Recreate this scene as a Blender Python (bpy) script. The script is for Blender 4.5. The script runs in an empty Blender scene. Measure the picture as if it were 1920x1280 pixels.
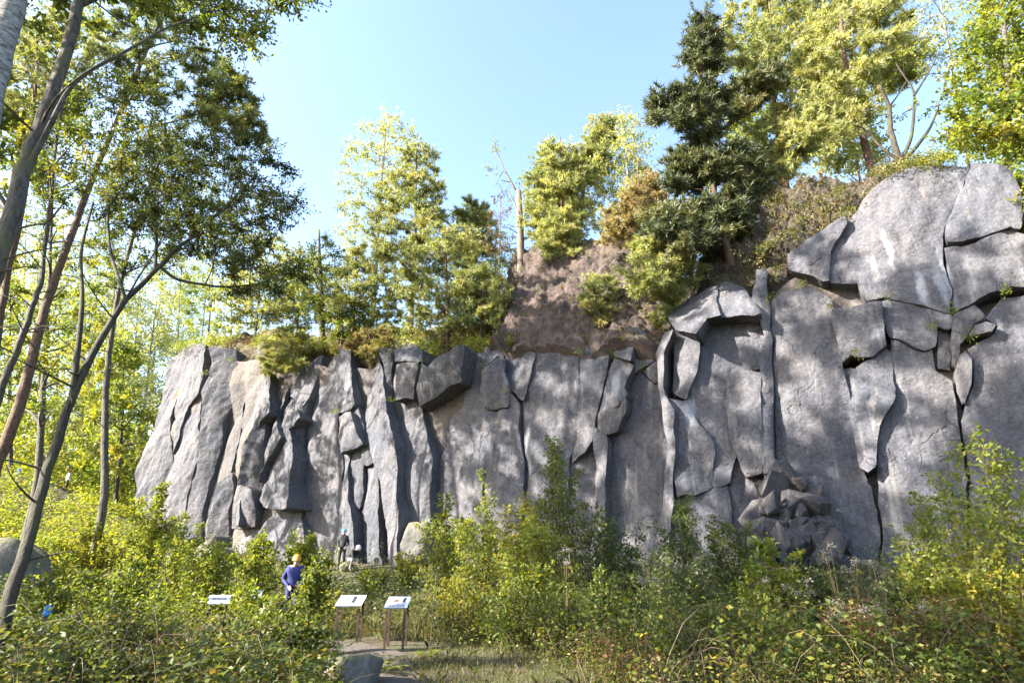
import bpy, math, random
import numpy as np
from mathutils import Vector, Matrix
from mathutils.geometry import delaunay_2d_cdt

# ------------------------------------------------------------------ camera, sky, sun, exposure
scene = bpy.context.scene
COL = scene.collection
CAM_Z = 1.6
PITCH = math.radians(21.0)
F = 1066.7                                   # focal length in pixels of the 1920 px wide photograph (20 mm lens)
cam_d = bpy.data.cameras.new('camera'); cam_d.lens = 20.0; cam_d.sensor_width = 36.0
cam_d.clip_start = 0.05; cam_d.clip_end = 6000
cam = bpy.data.objects.new('camera', cam_d); COL.objects.link(cam)
cam.location = (0, 0, CAM_Z); cam.rotation_euler = (math.pi/2 + PITCH, 0, 0)
scene.camera = cam

SUN_H = np.array([-0.955, -0.297]); SUN_H = SUN_H/np.linalg.norm(SUN_H)
SUN_EL = math.radians(31)
world = bpy.data.worlds.new('World'); scene.world = world; world.use_nodes = True
wn = world.node_tree; bg = wn.nodes['Background']
sky = wn.nodes.new('ShaderNodeTexSky'); sky.sky_type = 'NISHITA'; sky.sun_disc = False
sky.sun_elevation = SUN_EL; sky.sun_rotation = math.atan2(SUN_H[0], SUN_H[1])
sky.air_density = 1.0; sky.dust_density = 1.6; sky.ozone_density = 1.0
wn.links.new(sky.outputs[0], bg.inputs[0]); bg.inputs[1].default_value = 0.118
sun_d = bpy.data.lights.new('sun', 'SUN'); sun_d.energy = 5.0; sun_d.angle = math.radians(0.53)
sun_d.color = (1.0, 0.93, 0.82)
sun = bpy.data.objects.new('sun', sun_d); COL.objects.link(sun)
to_sun = Vector((SUN_H[0]*math.cos(SUN_EL), SUN_H[1]*math.cos(SUN_EL), math.sin(SUN_EL)))
sun.rotation_euler = to_sun.to_track_quat('Z', 'Y').to_euler(); sun.location = (-30, -10, 40)
vs = scene.view_settings; vs.view_transform = 'Standard'; vs.look = 'None'; vs.gamma = 1; vs.exposure = 2.5
scene.render.engine = 'CYCLES'
cy = scene.cycles; cy.use_denoising = True; cy.max_bounces = 7; cy.diffuse_bounces = 4
cy.transmission_bounces = 4; cy.transparent_max_bounces = 4; cy.glossy_bounces = 2
cy.caustics_reflective = False; cy.caustics_refractive = False

rng = np.random.default_rng(7)
A = np.array
# ------------------------------------------------------------------ pixel rays and the plane of the cliff
CP, SP = math.cos(PITCH), math.sin(PITCH)
def ray(px, py):
    px = np.asarray(px, float); py = np.asarray(py, float)
    u = (px-960)/F; v = (640-py)/F
    return np.stack([u, CP - v*SP, SP + v*CP], -1)
CAMP = A([0, 0, CAM_Z])
def at(px, py, Y):
    d = ray(px, py); return CAMP + d*(np.asarray(Y, float)/d[..., 1])[..., None]
O3 = A([-23.8, 38.0, 0.0]); ES = A([0.871, -0.492, 0]); ES = ES/np.linalg.norm(ES)
NH = A([ES[1], -ES[0], 0])                   # outward (towards the camera)
LEAN = math.radians(4)
EH = math.cos(LEAN)*A([0, 0, 1]) - math.sin(LEAN)*NH
NN = math.cos(LEAN)*NH + math.sin(LEAN)*A([0, 0, 1])
def on_plane(px, py, d=0.0):
    r = ray(px, py)
    t = ((O3-CAMP) @ NN + d)/(r @ NN)
    return CAMP + r*np.asarray(t)[..., None]
def to_sh(P):
    q = P-O3; return q @ ES, q @ EH
def from_shd(s, h, d):
    s = np.asarray(s)[..., None]; h = np.asarray(h)[..., None]; d = np.asarray(d)[..., None]
    return O3 + s*ES + h*EH + d*NN

# ------------------------------------------------------------------ noise
_perm = rng.permutation(4096); _val = rng.random(4096)
def _h(i, j, k):
    return _val[_perm[(_perm[(_perm[i & 4095] + j) & 4095] + k) & 4095]]
def vnoise(x, y, z):
    x, y, z = np.broadcast_arrays(np.asarray(x, float), np.asarray(y, float), np.asarray(z, float))
    i, j, k = np.floor(x).astype(int), np.floor(y).astype(int), np.floor(z).astype(int)
    fx, fy, fz = x-i, y-j, z-k
    fx, fy, fz = [f*f*(3-2*f) for f in (fx, fy, fz)]
    r = 0
    for a in (0, 1):
        for b in (0, 1):
            for c in (0, 1):
                r = r + _h(i+a, j+b, k+c)*(fx if a else 1-fx)*(fy if b else 1-fy)*(fz if c else 1-fz)
    return r*2-1
def fbm(x, y, z, o=4):
    r = 0; a = 1; t = 0
    for n in range(o):
        r = r + a*vnoise(np.asarray(x)*2**n+17.3*n, np.asarray(y)*2**n+5.1*n, np.asarray(z)*2**n); t += a; a *= .5
    return r/t
def bumps(x, y, z):
    """rounded lumps: 1 at a lump's centre falling to 0 between lumps"""
    x, y, z = np.broadcast_arrays(np.asarray(x, float), np.asarray(y, float), np.asarray(z, float))
    i, j, k = np.floor(x).astype(int), np.floor(y).astype(int), np.floor(z).astype(int)
    best = np.full(x.shape, 9.0)
    for a in (-1, 0, 1):
        for b in (-1, 0, 1):
            for c in (-1, 0, 1):
                I, J, K = i+a, j+b, k+c
                d = (I+_h(I, J, K)-x)**2 + (J+_h(J, K, I+7)-y)**2 + (K+_h(K, I, J+13)-z)**2
                best = np.minimum(best, d)
    return np.clip(1-best/0.75, 0, 1)
def sstep(x):
    x = np.clip(x, 0, 1); return x*x*(3-2*x)

# ------------------------------------------------------------------ mesh helpers
def mesh_np(name, V, loops, sizes, mat, smooth=True, tint=None):
    me = bpy.data.meshes.new(name)
    V = np.ascontiguousarray(V, dtype=np.float32); loops = np.ascontiguousarray(loops, dtype=np.int32)
    sizes = np.ascontiguousarray(sizes, dtype=np.int32)
    me.vertices.add(len(V)); me.vertices.foreach_set('co', V.ravel())
    me.loops.add(len(loops)); me.loops.foreach_set('vertex_index', loops)
    me.polygons.add(len(sizes))
    st = np.zeros(len(sizes), np.int32); st[1:] = np.cumsum(sizes)[:-1]
    me.polygons.foreach_set('loop_start', st); me.polygons.foreach_set('loop_total', sizes)
    me.polygons.foreach_set('use_smooth', np.full(len(sizes), smooth, dtype=bool))
    me.update(calc_edges=True)
    if tint is not None:
        at_ = me.attributes.new('tint', 'FLOAT', 'POINT'); at_.data.foreach_set('value', np.ascontiguousarray(tint, dtype=np.float32))
    if mat: me.materials.append(mat)
    return me
class MB:
    """collects vertices and faces of one mesh"""
    def __init__(s): s.V = []; s.L = []; s.S = []; s.T = []; s.n = 0
    def add(s, V, faces, tint=0.5):
        V = np.asarray(V, float)
        if isinstance(faces, np.ndarray):
            s.L.append((faces+s.n).ravel()); s.S.append(np.full(len(faces), faces.shape[1]))
        else:
            for f in faces: s.L.append(A(f)+s.n); s.S.append(A([len(f)]))
        s.V.append(V); s.T.append(np.broadcast_to(np.asarray(tint, float), (len(V),))); s.n += len(V)
    def tube(s, P, R, sides=6, cap=True):
        P = np.asarray(P, float); R = np.broadcast_to(np.asarray(R, float), (len(P),)); m = len(P)
        T = np.gradient(P, axis=0); T /= np.linalg.norm(T, axis=1)[:, None]+1e-9
        ref = A([0, 0, 1.0]) if abs(T[:, 2]).mean() < .8 else A([1.0, 0, 0])
        U = np.cross(T, ref); U /= np.linalg.norm(U, axis=1)[:, None]+1e-9
        W = np.cross(T, U)
        a = np.arange(sides)/sides*2*math.pi
        V = P[:, None]+R[:, None, None]*(np.cos(a)[None, :, None]*U[:, None]+np.sin(a)[None, :, None]*W[:, None])
        i = np.arange(m-1)[:, None]*sides; j = np.arange(sides)[None]; j2 = (j+1) % sides
        f = np.stack([i+j, i+j2, i+sides+j2, i+sides+j], -1).reshape(-1, 4)
        s.add(V.reshape(-1, 3), f)
        if cap: s.L.append(np.arange(sides)+s.n-sides); s.S.append(A([sides]))
    def box(s, c, size, rz=0):
        x, y, z = [q/2 for q in size]
        V = A([(a*x, b*y, d*z) for a in (-1, 1) for b in (-1, 1) for d in (-1, 1)])
        cz, sz = math.cos(rz), math.sin(rz)
        V = V @ A([[cz, sz, 0], [-sz, cz, 0], [0, 0, 1]]) + A(c)
        s.add(V, A([(0, 1, 3, 2), (4, 6, 7, 5), (0, 4, 5, 1), (2, 3, 7, 6), (0, 2, 6, 4), (1, 5, 7, 3)]))
    def build(s, name, mat, parent=None, loc=None, smooth=True):
        V = np.concatenate(s.V)
        me = mesh_np(name, V, np.concatenate(s.L), np.concatenate(s.S), mat, smooth, np.concatenate(s.T))
        return link(name, me, parent, loc)
def link(name, me, parent=None, loc=None):
    o = bpy.data.objects.new(name, me); COL.objects.link(o)
    if parent is not None: o.parent = parent
    if loc is not None: o.location = loc
    return o
def thing(name, label, cat, loc, group=None, rz=0):
    o = bpy.data.objects.new(name, None); COL.objects.link(o); o.location = loc; o.rotation_euler[2] = rz
    o.empty_display_size = .1
    o['label'] = label; o['category'] = cat
    if group: o['group'] = group
    return o
def tag(o, label=None, cat=None, group=None, kind=None):
    if label: o['label'] = label
    if cat: o['category'] = cat
    if group: o['group'] = group
    if kind: o['kind'] = kind
    return o

# ------------------------------------------------------------------ materials
def newmat(name):
    m = bpy.data.materials.new(name); m.use_nodes = True; nt = m.node_tree
    return m, nt, nt.nodes['Principled BSDF'], nt.nodes['Material Output']
def nd(nt, t, **k):
    n = nt.nodes.new(t)
    for a, b in k.items():
        if a in n.inputs.keys(): n.inputs[a].default_value = b
        else: setattr(n, a, b)
    return n
def ramp(nt, stops):
    r = nt.nodes.new('ShaderNodeValToRGB'); e = r.color_ramp.elements
    while len(e) < len(stops): e.new(.5)
    for q, (p, c) in zip(e, stops): q.position = p; q.color = (*c, 1)
    return r
def leaf_mat(name, cols, trans=.45, rough=.5):
    m, nt, b, out = newmat(name)
    a = nd(nt, 'ShaderNodeAttribute', attribute_name='tint')
    k = len(cols)
    r = ramp(nt, [(i/(k-1), c) for i, c in enumerate(cols)])
    nt.links.new(a.outputs['Fac'], r.inputs[0]); nt.links.new(r.outputs[0], b.inputs['Base Color'])
    b.inputs['Roughness'].default_value = rough; b.inputs['Specular IOR Level'].default_value = .3
    t = nt.nodes.new('ShaderNodeBsdfTranslucent')
    br = nd(nt, 'ShaderNodeMix', data_type='RGBA', blend_type='MULTIPLY'); br.inputs[0].default_value = 1
    nt.links.new(r.outputs[0], br.inputs[6]); br.inputs[7].default_value = (1.5, 1.45, .55, 1)
    nt.links.new(br.outputs[2], t.inputs[0])
    mx = nt.nodes.new('ShaderNodeMixShader'); mx.inputs[0].default_value = trans
    nt.links.new(b.outputs[0], mx.inputs[1]); nt.links.new(t.outputs[0], mx.inputs[2]); nt.links.new(mx.outputs[0], out.inputs[0])
    return m
def simple_mat(name, col, rough=.7, var=.25, scale=8, metal=0, bump=0.0):
    m, nt, b, out = newmat(name)
    tc = nt.nodes.new('ShaderNodeTexCoord')
    n = nd(nt, 'ShaderNodeTexNoise', Scale=scale, Detail=5)
    nt.links.new(tc.outputs['Object'], n.inputs['Vector'])
    r = ramp(nt, [(.3, [c*(1-var) for c in col]), (.7, [min(1, c*(1+var)) for c in col])])
    nt.links.new(n.outputs[0], r.inputs[0]); nt.links.new(r.outputs[0], b.inputs['Base Color'])
    b.inputs['Roughness'].default_value = rough; b.inputs['Metallic'].default_value = metal
    if bump:
        bp = nd(nt, 'ShaderNodeBump', Strength=bump, Distance=.02); nt.links.new(n.outputs[0], bp.inputs['Height'])
        nt.links.new(bp.outputs[0], b.inputs['Normal'])
    return m
def bark_mat(name, dark, light, scale=6, stretch=.25, bump=.6, moss=None):
    m, nt, b, out = newmat(name)
    g = nt.nodes.new('ShaderNodeTexCoord')
    mp = nd(nt, 'ShaderNodeMapping'); mp.inputs['Scale'].default_value = (1, 1, stretch)
    nt.links.new(g.outputs['Object'], mp.inputs[0])
    n = nd(nt, 'ShaderNodeTexNoise', Scale=scale*1.6, Detail=9, Roughness=.72)
    nt.links.new(mp.outputs[0], n.inputs['Vector'])
    r = ramp(nt, [(.38, dark), (.6, light)])
    nt.links.new(n.outputs[0], r.inputs[0]); src = r.outputs[0]
    if moss:
        n2 = nd(nt, 'ShaderNodeTexNoise', Scale=1.7, Detail=4); nt.links.new(g.outputs['Object'], n2.inputs['Vector'])
        rr = ramp(nt, [(.5, (0, 0, 0)), (.68, (1, 1, 1))]); nt.links.new(n2.outputs[0], rr.inputs[0])
        mx = nd(nt, 'ShaderNodeMix', data_type='RGBA'); nt.links.new(rr.outputs[0], mx.inputs[0])
        nt.links.new(src, mx.inputs[6]); mx.inputs[7].default_value = (*moss, 1); src = mx.outputs[2]
    nt.links.new(src, b.inputs['Base Color']); b.inputs['Roughness'].default_value = .85
    bp = nd(nt, 'ShaderNodeBump', Strength=min(1, bump*1.3), Distance=.05); nt.links.new(n.outputs[0], bp.inputs['Height'])
    nt.links.new(bp.outputs[0], b.inputs['Normal'])
    return m
def rock_mat(name, base=(.092, .091, .103), warm=(.12, .113, .118), cool=(.064, .069, .085), streak=.6, moss=.0, fine=1.0, size=1.0, stains=()):
    m, nt, b, out = newmat(name)
    g0 = nt.nodes.new('ShaderNodeNewGeometry')
    L = nt.links
    class g: outputs = {'Position': g0.outputs['Position'], 'Normal': g0.outputs['Normal']}
    if size != 1.0:
        vm_ = nd(nt, 'ShaderNodeVectorMath', operation='SCALE'); L.new(g0.outputs['Position'], vm_.inputs[0]); vm_.inputs['Scale'].default_value = size; g.outputs['Position'] = vm_.outputs[0]
    n1 = nd(nt, 'ShaderNodeTexNoise', Scale=.35, Detail=5, Roughness=.6); L.new(g.outputs['Position'], n1.inputs['Vector'])
    r1 = ramp(nt, [(.32, cool), (.5, base), (.68, warm)]); L.new(n1.outputs[0], r1.inputs[0])
    # fine grain
    n2 = nd(nt, 'ShaderNodeTexNoise', Scale=9, Detail=8, Roughness=.7); L.new(g.outputs['Position'], n2.inputs['Vector'])
    r2 = ramp(nt, [(.32, (.5, .5, .5)), (.68, (1.4, 1.4, 1.4))]); L.new(n2.outputs[0], r2.inputs[0])
    mx = nd(nt, 'ShaderNodeMix', data_type='RGBA', blend_type='MULTIPLY'); mx.inputs[0].default_value = .75
    L.new(r1.outputs[0], mx.inputs[6]); L.new(r2.outputs[0], mx.inputs[7])
    # vertical run-off streaks and pale mineral stains
    mp = nd(nt, 'ShaderNodeMapping'); mp.inputs['Scale'].default_value = (2.2, 2.2, .16); L.new(g.outputs['Position'], mp.inputs[0])
    n3 = nd(nt, 'ShaderNodeTexNoise', Scale=1.6, Detail=5, Roughness=.6); L.new(mp.outputs[0], n3.inputs['Vector'])
    r3 = ramp(nt, [(.57, (0, 0, 0)), (.74, (1, 1, 1))]); L.new(n3.outputs[0], r3.inputs[0])
    sc = nd(nt, 'ShaderNodeMath', operation='MULTIPLY'); L.new(r3.outputs[0], sc.inputs[0]); sc.inputs[1].default_value = streak
    mx2 = nd(nt, 'ShaderNodeMix', data_type='RGBA'); L.new(sc.outputs[0], mx2.inputs[0]); L.new(mx.outputs[2], mx2.inputs[6])
    mx2.inputs[7].default_value = (.25, .25, .255, 1)
    # little pale lichen dots
    vo = nd(nt, 'ShaderNodeTexVoronoi', Scale=2.6); L.new(g.outputs['Position'], vo.inputs['Vector'])
    r5 = ramp(nt, [(.05, (1, 1, 1)), (.085, (0, 0, 0))]); L.new(vo.outputs['Distance'], r5.inputs[0])
    mx5 = nd(nt, 'ShaderNodeMix', data_type='RGBA'); m5 = nd(nt, 'ShaderNodeMath', operation='MULTIPLY'); L.new(r5.outputs[0], m5.inputs[0]); m5.inputs[1].default_value = .4
    L.new(m5.outputs[0], mx5.inputs[0]); L.new(mx2.outputs[2], mx5.inputs[6]); mx5.inputs[7].default_value = (.4, .4, .385, 1)
    src = mx5.outputs[2]
    # rusty and dark dirt patches
    no = nd(nt, 'ShaderNodeTexNoise', Scale=.8, Detail=9, Roughness=.75); L.new(mp.outputs[0], no.inputs['Vector'])
    ro = ramp(nt, [(.56, (0, 0, 0)), (.72, (.6, .6, .6))]); L.new(no.outputs[0], ro.inputs[0])
    mo = nd(nt, 'ShaderNodeMix', data_type='RGBA'); L.new(ro.outputs[0], mo.inputs[0]); L.new(src, mo.inputs[6]); mo.inputs[7].default_value = (.11, .088, .07, 1)
    rd = ramp(nt, [(.3, (.75, .75, .75)), (.42, (0, 0, 0))]); L.new(no.outputs[0], rd.inputs[0])
    md_ = nd(nt, 'ShaderNodeMix', data_type='RGBA'); L.new(rd.outputs[0], md_.inputs[0]); L.new(mo.outputs[2], md_.inputs[6]); md_.inputs[7].default_value = (.045, .044, .048, 1); src = md_.outputs[2]
    if stains:
        ds = nd(nt, 'ShaderNodeVectorMath', operation='DOT_PRODUCT'); L.new(g.outputs['Position'], ds.inputs[0]); ds.inputs[1].default_value = tuple(ES)
        dz = nt.nodes.new('ShaderNodeSeparateXYZ'); L.new(g.outputs['Position'], dz.inputs[0]); acc = None
        nst = nd(nt, 'ShaderNodeTexNoise', Scale=1.4, Detail=6, Roughness=.7); L.new(g.outputs['Position'], nst.inputs['Vector'])
        for px, p0, p1, wd in stains:
            A0, B0 = on_plane(px, p0, .2), on_plane(px, p1, .2); s0 = float((A0+B0) @ ES/2)
            def mt(op, x, y, z=None):
                q = nd(nt, 'ShaderNodeMath', operation=op)
                for k_, v_ in enumerate((x, y, z)):
                    if v_ is None: continue
                    if isinstance(v_, (int, float)): q.inputs[k_].default_value = v_
                    else: L.new(v_, q.inputs[k_])
                return q.outputs[0]
            wob = mt('MULTIPLY_ADD', nst.outputs[0], .5, -.25-s0); dist = mt('ABSOLUTE', mt('ADD', ds.outputs['Value'], wob), 0.)
            mk = mt('MAXIMUM', mt('SUBTRACT', 1., mt('DIVIDE', dist, wd)), 0.); zm = mt('DIVIDE', mt('ABSOLUTE', mt('SUBTRACT', dz.outputs[2], float(A0[2]+B0[2])/2), 0.), float(A0[2]-B0[2])/2)
            mk = mt('MULTIPLY', mk, mt('MAXIMUM', mt('SUBTRACT', 1.1, zm), 0.))
            acc = mk if acc is None else mt('MAXIMUM', acc, mk)
        rs = ramp(nt, [(.15, (0, 0, 0)), (.6, (.75, .75, .75))]); L.new(mt('MULTIPLY', acc, mt('MULTIPLY_ADD', nst.outputs[0], 2.2, -.2)), rs.inputs[0])
        mxs = nd(nt, 'ShaderNodeMix', data_type='RGBA'); L.new(rs.outputs[0], mxs.inputs[0]); L.new(src, mxs.inputs[6]); mxs.inputs[7].default_value = (.3, .31, .34, 1); src = mxs.outputs[2]
    if moss:
        sp = nt.nodes.new('ShaderNodeSeparateXYZ'); L.new(g.outputs['Normal'], sp.inputs[0])
        ad = nd(nt, 'ShaderNodeMath', operation='MULTIPLY_ADD'); L.new(n2.outputs[0], ad.inputs[0]); ad.inputs[1].default_value = .8; L.new(sp.outputs[2], ad.inputs[2])
        r4 = ramp(nt, [(.75, (0, 0, 0)), (1.0, (moss, moss, moss))]); L.new(ad.outputs[0], r4.inputs[0])
        mx4 = nd(nt, 'ShaderNodeMix', data_type='RGBA'); L.new(r4.outputs[0], mx4.inputs[0]); L.new(src, mx4.inputs[6])
        mx4.inputs[7].default_value = (.16, .15, .05, 1); src = mx4.outputs[2]
    L.new(src, b.inputs['Base Color']); b.inputs['Roughness'].default_value = .88; b.inputs['Specular IOR Level'].default_value = .25
    n6 = nd(nt, 'ShaderNodeTexNoise', Scale=2.2, Detail=9, Roughness=.62); L.new(g.outputs['Position'], n6.inputs['Vector'])
    b1 = nd(nt, 'ShaderNodeBump', Strength=.8*fine, Distance=.2/size); L.new(n6.outputs[0], b1.inputs['Height'])
    b2 = nd(nt, 'ShaderNodeBump', Strength=.75*fine, Distance=.06/size); L.new(n2.outputs[0], b2.inputs['Height']); L.new(b1.outputs[0], b2.inputs['Normal'])
    mpc = nd(nt, 'ShaderNodeMapping'); mpc.inputs['Scale'].default_value = (.62, .62, .3)
    nw = nd(nt, 'ShaderNodeTexNoise', Scale=.9, Detail=5); L.new(g.outputs['Position'], nw.inputs['Vector'])
    va = nd(nt, 'ShaderNodeVectorMath', operation='MULTIPLY_ADD'); L.new(nw.outputs['Color'], va.inputs[0]); va.inputs[1].default_value = (1.6, 1.6, 1.6); L.new(g.outputs['Position'], va.inputs[2])
    L.new(va.outputs[0], mpc.inputs[0])
    vc = nd(nt, 'ShaderNodeTexVoronoi', feature='DISTANCE_TO_EDGE', Scale=1.0); L.new(mpc.outputs[0], vc.inputs['Vector'])
    rc = ramp(nt, [(.0, (0, 0, 0)), (.016, (1, 1, 1))]); L.new(vc.outputs['Distance'], rc.inputs[0])
    nm = nd(nt, 'ShaderNodeTexNoise', Scale=.55, Detail=3); L.new(g.outputs['Position'], nm.inputs['Vector'])
    rm = ramp(nt, [(.54, (1, 1, 1)), (.64, (0, 0, 0))]); L.new(nm.outputs[0], rm.inputs[0])
    mxc = nd(nt, 'ShaderNodeMath', operation='MAXIMUM'); L.new(rc.outputs[0], mxc.inputs[0]); L.new(rm.outputs[0], mxc.inputs[1])
    b3 = nd(nt, 'ShaderNodeBump', Strength=.8, Distance=.07); L.new(mxc.outputs[0], b3.inputs['Height']); L.new(b2.outputs[0], b3.inputs['Normal'])
    L.new(b3.outputs[0], b.inputs['Normal'])
    return m
M = {}
M['rock'] = rock_mat('basalt_rock', stains=[(1778, 440, 600, .16), (1727, 480, 600, .2), (1668, 420, 520, .12), (1765, 480, 590, .25), (645, 690, 780, .3), (1300, 740, 830, .35), (1160, 690, 760, .3)])
M['rock_back'] = rock_mat('basalt_recess', (.12, .107, .102), (.15, .125, .105), (.09, .086, .09), .2)
M['scoria'] = rock_mat('scoria', (.105, .078, .07), (.135, .098, .085), (.055, .043, .043), .0, moss=.2, fine=2.2, size=2)
M['crust'] = rock_mat('knobbly_crust', (.075, .062, .05), (.11, .085, .062), (.04, .034, .03), .0, moss=.45, fine=2.2, size=2.2)
M['boulder'] = rock_mat('boulder', (.13, .125, .112), (.19, .172, .145), (.07, .07, .066), .6, moss=.5, size=3.2)
M['rubble'] = rock_mat('rubble', (.055, .052, .055), (.08, .072, .07), (.035, .035, .039), .3, size=2.5)
M['soil'] = rock_mat('soil', (.085, .065, .043), (.12, .09, .055), (.055, .042, .032), 0, moss=.6)

def ground_mat():
    m, nt, b, out = newmat('forest_floor'); L = nt.links
    g = nt.nodes.new('ShaderNodeNewGeometry')
    n = nd(nt, 'ShaderNodeTexNoise', Scale=.8, Detail=8, Roughness=.7); L.new(g.outputs['Position'], n.inputs['Vector'])
    r = ramp(nt, [(.3, (.035, .03, .017)), (.48, (.07, .052, .028)), (.6, (.06, .065, .025)), (.75, (.1, .09, .04))]); L.new(n.outputs[0], r.inputs[0])
    n2 = nd(nt, 'ShaderNodeTexNoise', Scale=22, Detail=6); L.new(g.outputs['Position'], n2.inputs['Vector'])
    mx = nd(nt, 'ShaderNodeMix', data_type='RGBA', blend_type='MULTIPLY'); mx.inputs[0].default_value = .7
    r2 = ramp(nt, [(.3, (.5, .5, .5)), (.7, (1.4, 1.35, 1.2))]); L.new(n2.outputs[0], r2.inputs[0])
    L.new(r.outputs[0], mx.inputs[6]); L.new(r2.outputs[0], mx.inputs[7]); L.new(mx.outputs[2], b.inputs['Base Color'])
    b.inputs['Roughness'].default_value = .95
    bp = nd(nt, 'ShaderNodeBump', Strength=.8, Distance=.06); L.new(n2.outputs[0], bp.inputs['Height']); L.new(bp.outputs[0], b.inputs['Normal'])
    return m
M['ground'] = ground_mat()
M['path'] = simple_mat('trodden_earth', (.07, .056, .045), .95, .35, 14, bump=.8)
M['bark_grey'] = bark_mat('grey_bark', (.022, .019, .015), (.12, .105, .085), 11, .3, 1.0, moss=(.1, .1, .04))
M['bark_dark'] = bark_mat('dark_bark', (.02, .016, .011), (.06, .048, .033), 12, .25, .7, moss=(.06, .065, .025))
M['bark_pine'] = bark_mat('pine_bark', (.06, .034, .02), (.16, .095, .058), 8, .35, .8)
M['bark_birch'] = bark_mat('birch_bark', (.04, .036, .03), (.34, .32, .29), 7, 2.2, .5)
M['dead_wood'] = bark_mat('dead_wood', (.09, .062, .045), (.18, .13, .1), 7, .2, .5)
M['twig'] = bark_mat('shrub_stem', (.06, .045, .025), (.16, .12, .07), 14, .4, .3)
M['l_broad'] = leaf_mat('broad_leaf', [(.042, .065, .016), (.08, .11, .024), (.14, .16, .03), (.25, .22, .04)])
M['l_lit'] = leaf_mat('yellow_green_leaf', [(.075, .115, .025), (.14, .18, .034), (.23, .24, .042), (.36, .3, .05)], .5)
M['l_birch'] = leaf_mat('birch_leaf', [(.2, .23, .1), (.29, .31, .14), (.38, .37, .18), (.48, .43, .23)], .5)
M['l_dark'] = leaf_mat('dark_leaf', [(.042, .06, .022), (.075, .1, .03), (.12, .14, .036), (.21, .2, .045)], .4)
M['l_blue'] = leaf_mat('blue_green_leaf', [(.045, .068, .034), (.075, .105, .042), (.12, .14, .045), (.21, .2, .04)], .4)
M['l_yellow'] = leaf_mat('autumn_leaf', [(.085, .115, .022), (.15, .165, .028), (.24, .22, .032), (.38, .28, .035)], .5)
M['l_brown'] = leaf_mat('dry_leaf', [(.055, .035, .018), (.1, .055, .025), (.15, .085, .035), (.2, .14, .06)], .3)
M['l_under'] = leaf_mat('undergrowth_leaf', [(.04, .058, .018), (.075, .1, .026), (.13, .145, .034), (.12, .07, .028), (.3, .25, .045)], .4)
M['n_pine'] = leaf_mat('pine_needle', [(.16, .185, .08), (.23, .255, .105), (.3, .305, .125), (.37, .335, .15)], .35)
M['n_lit'] = leaf_mat('pale_pine_needle', [(.2, .225, .1), (.27, .29, .13), (.34, .345, .155), (.42, .38, .19)], .4)
M['n_shaded'] = leaf_mat('shaded_pine_needle', [(.05, .066, .036), (.08, .098, .05), (.12, .132, .06), (.2, .18, .075)], .2)  # this crown's shade is put into the needle colour, darker than other pines
M['n_brown'] = leaf_mat('brown_pine_needle', [(.2, .15, .08), (.27, .21, .11), (.33, .27, .14), (.24, .25, .11)], .35)
M['grass'] = leaf_mat('grass_blade', [(.045, .06, .02), (.09, .1, .03), (.17, .15, .06), (.28, .23, .11)], .35)
M['fluff'] = leaf_mat('seed_fluff', [(.14, .125, .11), (.2, .18, .16), (.28, .26, .235)], .3, .9)

# ------------------------------------------------------------------ ground
TOP_PX = [(262, 850), (275, 800), (300, 700), (318, 665), (345, 645), (430, 645), (520, 640), (620, 655), (700, 655), (760, 660), (850, 650),
          (930, 645), (1000, 640), (1140, 640), (1230, 600), (1250, 560), (1320, 535), (1400, 490), (1480, 440), (1560, 370), (1640, 330), (1700, 312),
          (1790, 300), (1890, 312), (1930, 330), (2100, 330), (2500, 330)]
_tp = on_plane(*A(TOP_PX, float).T, 0.0); TOP_S = to_sh(_tp)[0]; TOP_Z = _tp[:, 2]
def ground_z(X, Y):
    X = np.asarray(X, float); Y = np.asarray(Y, float)
    q = np.stack([X-O3[0], Y-O3[1]], -1); s = q @ ES[:2]; dn = q @ NH[:2]
    low = .18*fbm(X*.25, Y*.25, 0.5, 3) + .05*fbm(X*1.3, Y*1.3, 3.3, 2)
    low = low*sstep((np.hypot(X, Y)-2)/6)
    low = low + 1.5*np.clip(1-np.abs(dn)/9, 0, 1)**1.5*sstep((Y-11)/8)
    low = low + 8.5*sstep((-X-5)/45)*sstep((Y-13)/42)
    top = np.interp(s, TOP_S, TOP_Z, left=2, right=TOP_Z[-1]) - .25
    top = np.where(s < TOP_S[5], top-1.9*sstep((TOP_S[5]-s)/(TOP_S[5]-TOP_S[3])), top)
    top = np.where(s < TOP_S[3], np.interp(s, [TOP_S[0]-8, TOP_S[0], TOP_S[3]], [2.2, 3.2, TOP_Z[3]-2.2]), top)
    high = top + .05*np.clip(-dn-2, 0, 30) + .3*fbm(X*.3, Y*.3, 9.1, 3)
    high = np.where(s < TOP_S[3], np.maximum(high, low), high)
    w = sstep((-dn-1.2)/.9)
    return low*(1-w) + high*w
def gpt(px, py, Y):
    P = at(px, py, Y); return A([P[0], P[1], float(ground_z(P[0], P[1]))])
def axis(parts):
    return np.unique(np.round(np.concatenate([np.arange(a, b, c) for a, b, c in parts]), 3))
xs = axis([(-1500, -200, 130), (-200, -60, 10), (-60, -36, 1.6), (-36, 20, .42), (20, 60, 2), (60, 200, 14), (200, 1501, 130)])
ys = axis([(-1500, -200, 130), (-200, -20, 15), (-20, 4, 1.5), (4, 50, .42), (50, 90, 2), (90, 200, 11), (200, 1501, 130)])
GX, GY = np.meshgrid(xs, ys)
GZ = ground_z(GX, GY)
i = np.arange(len(ys)-1)[:, None]*len(xs)+np.arange(len(xs)-1)[None]
f = np.stack([i, i+1, i+1+len(xs), i+len(xs)], -1).reshape(-1, 4)
b_ = MB(); b_.add(np.stack([GX, GY, GZ], -1).reshape(-1, 3), f)
ground = tag(b_.build('ground', M['ground']), kind='structure')

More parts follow.
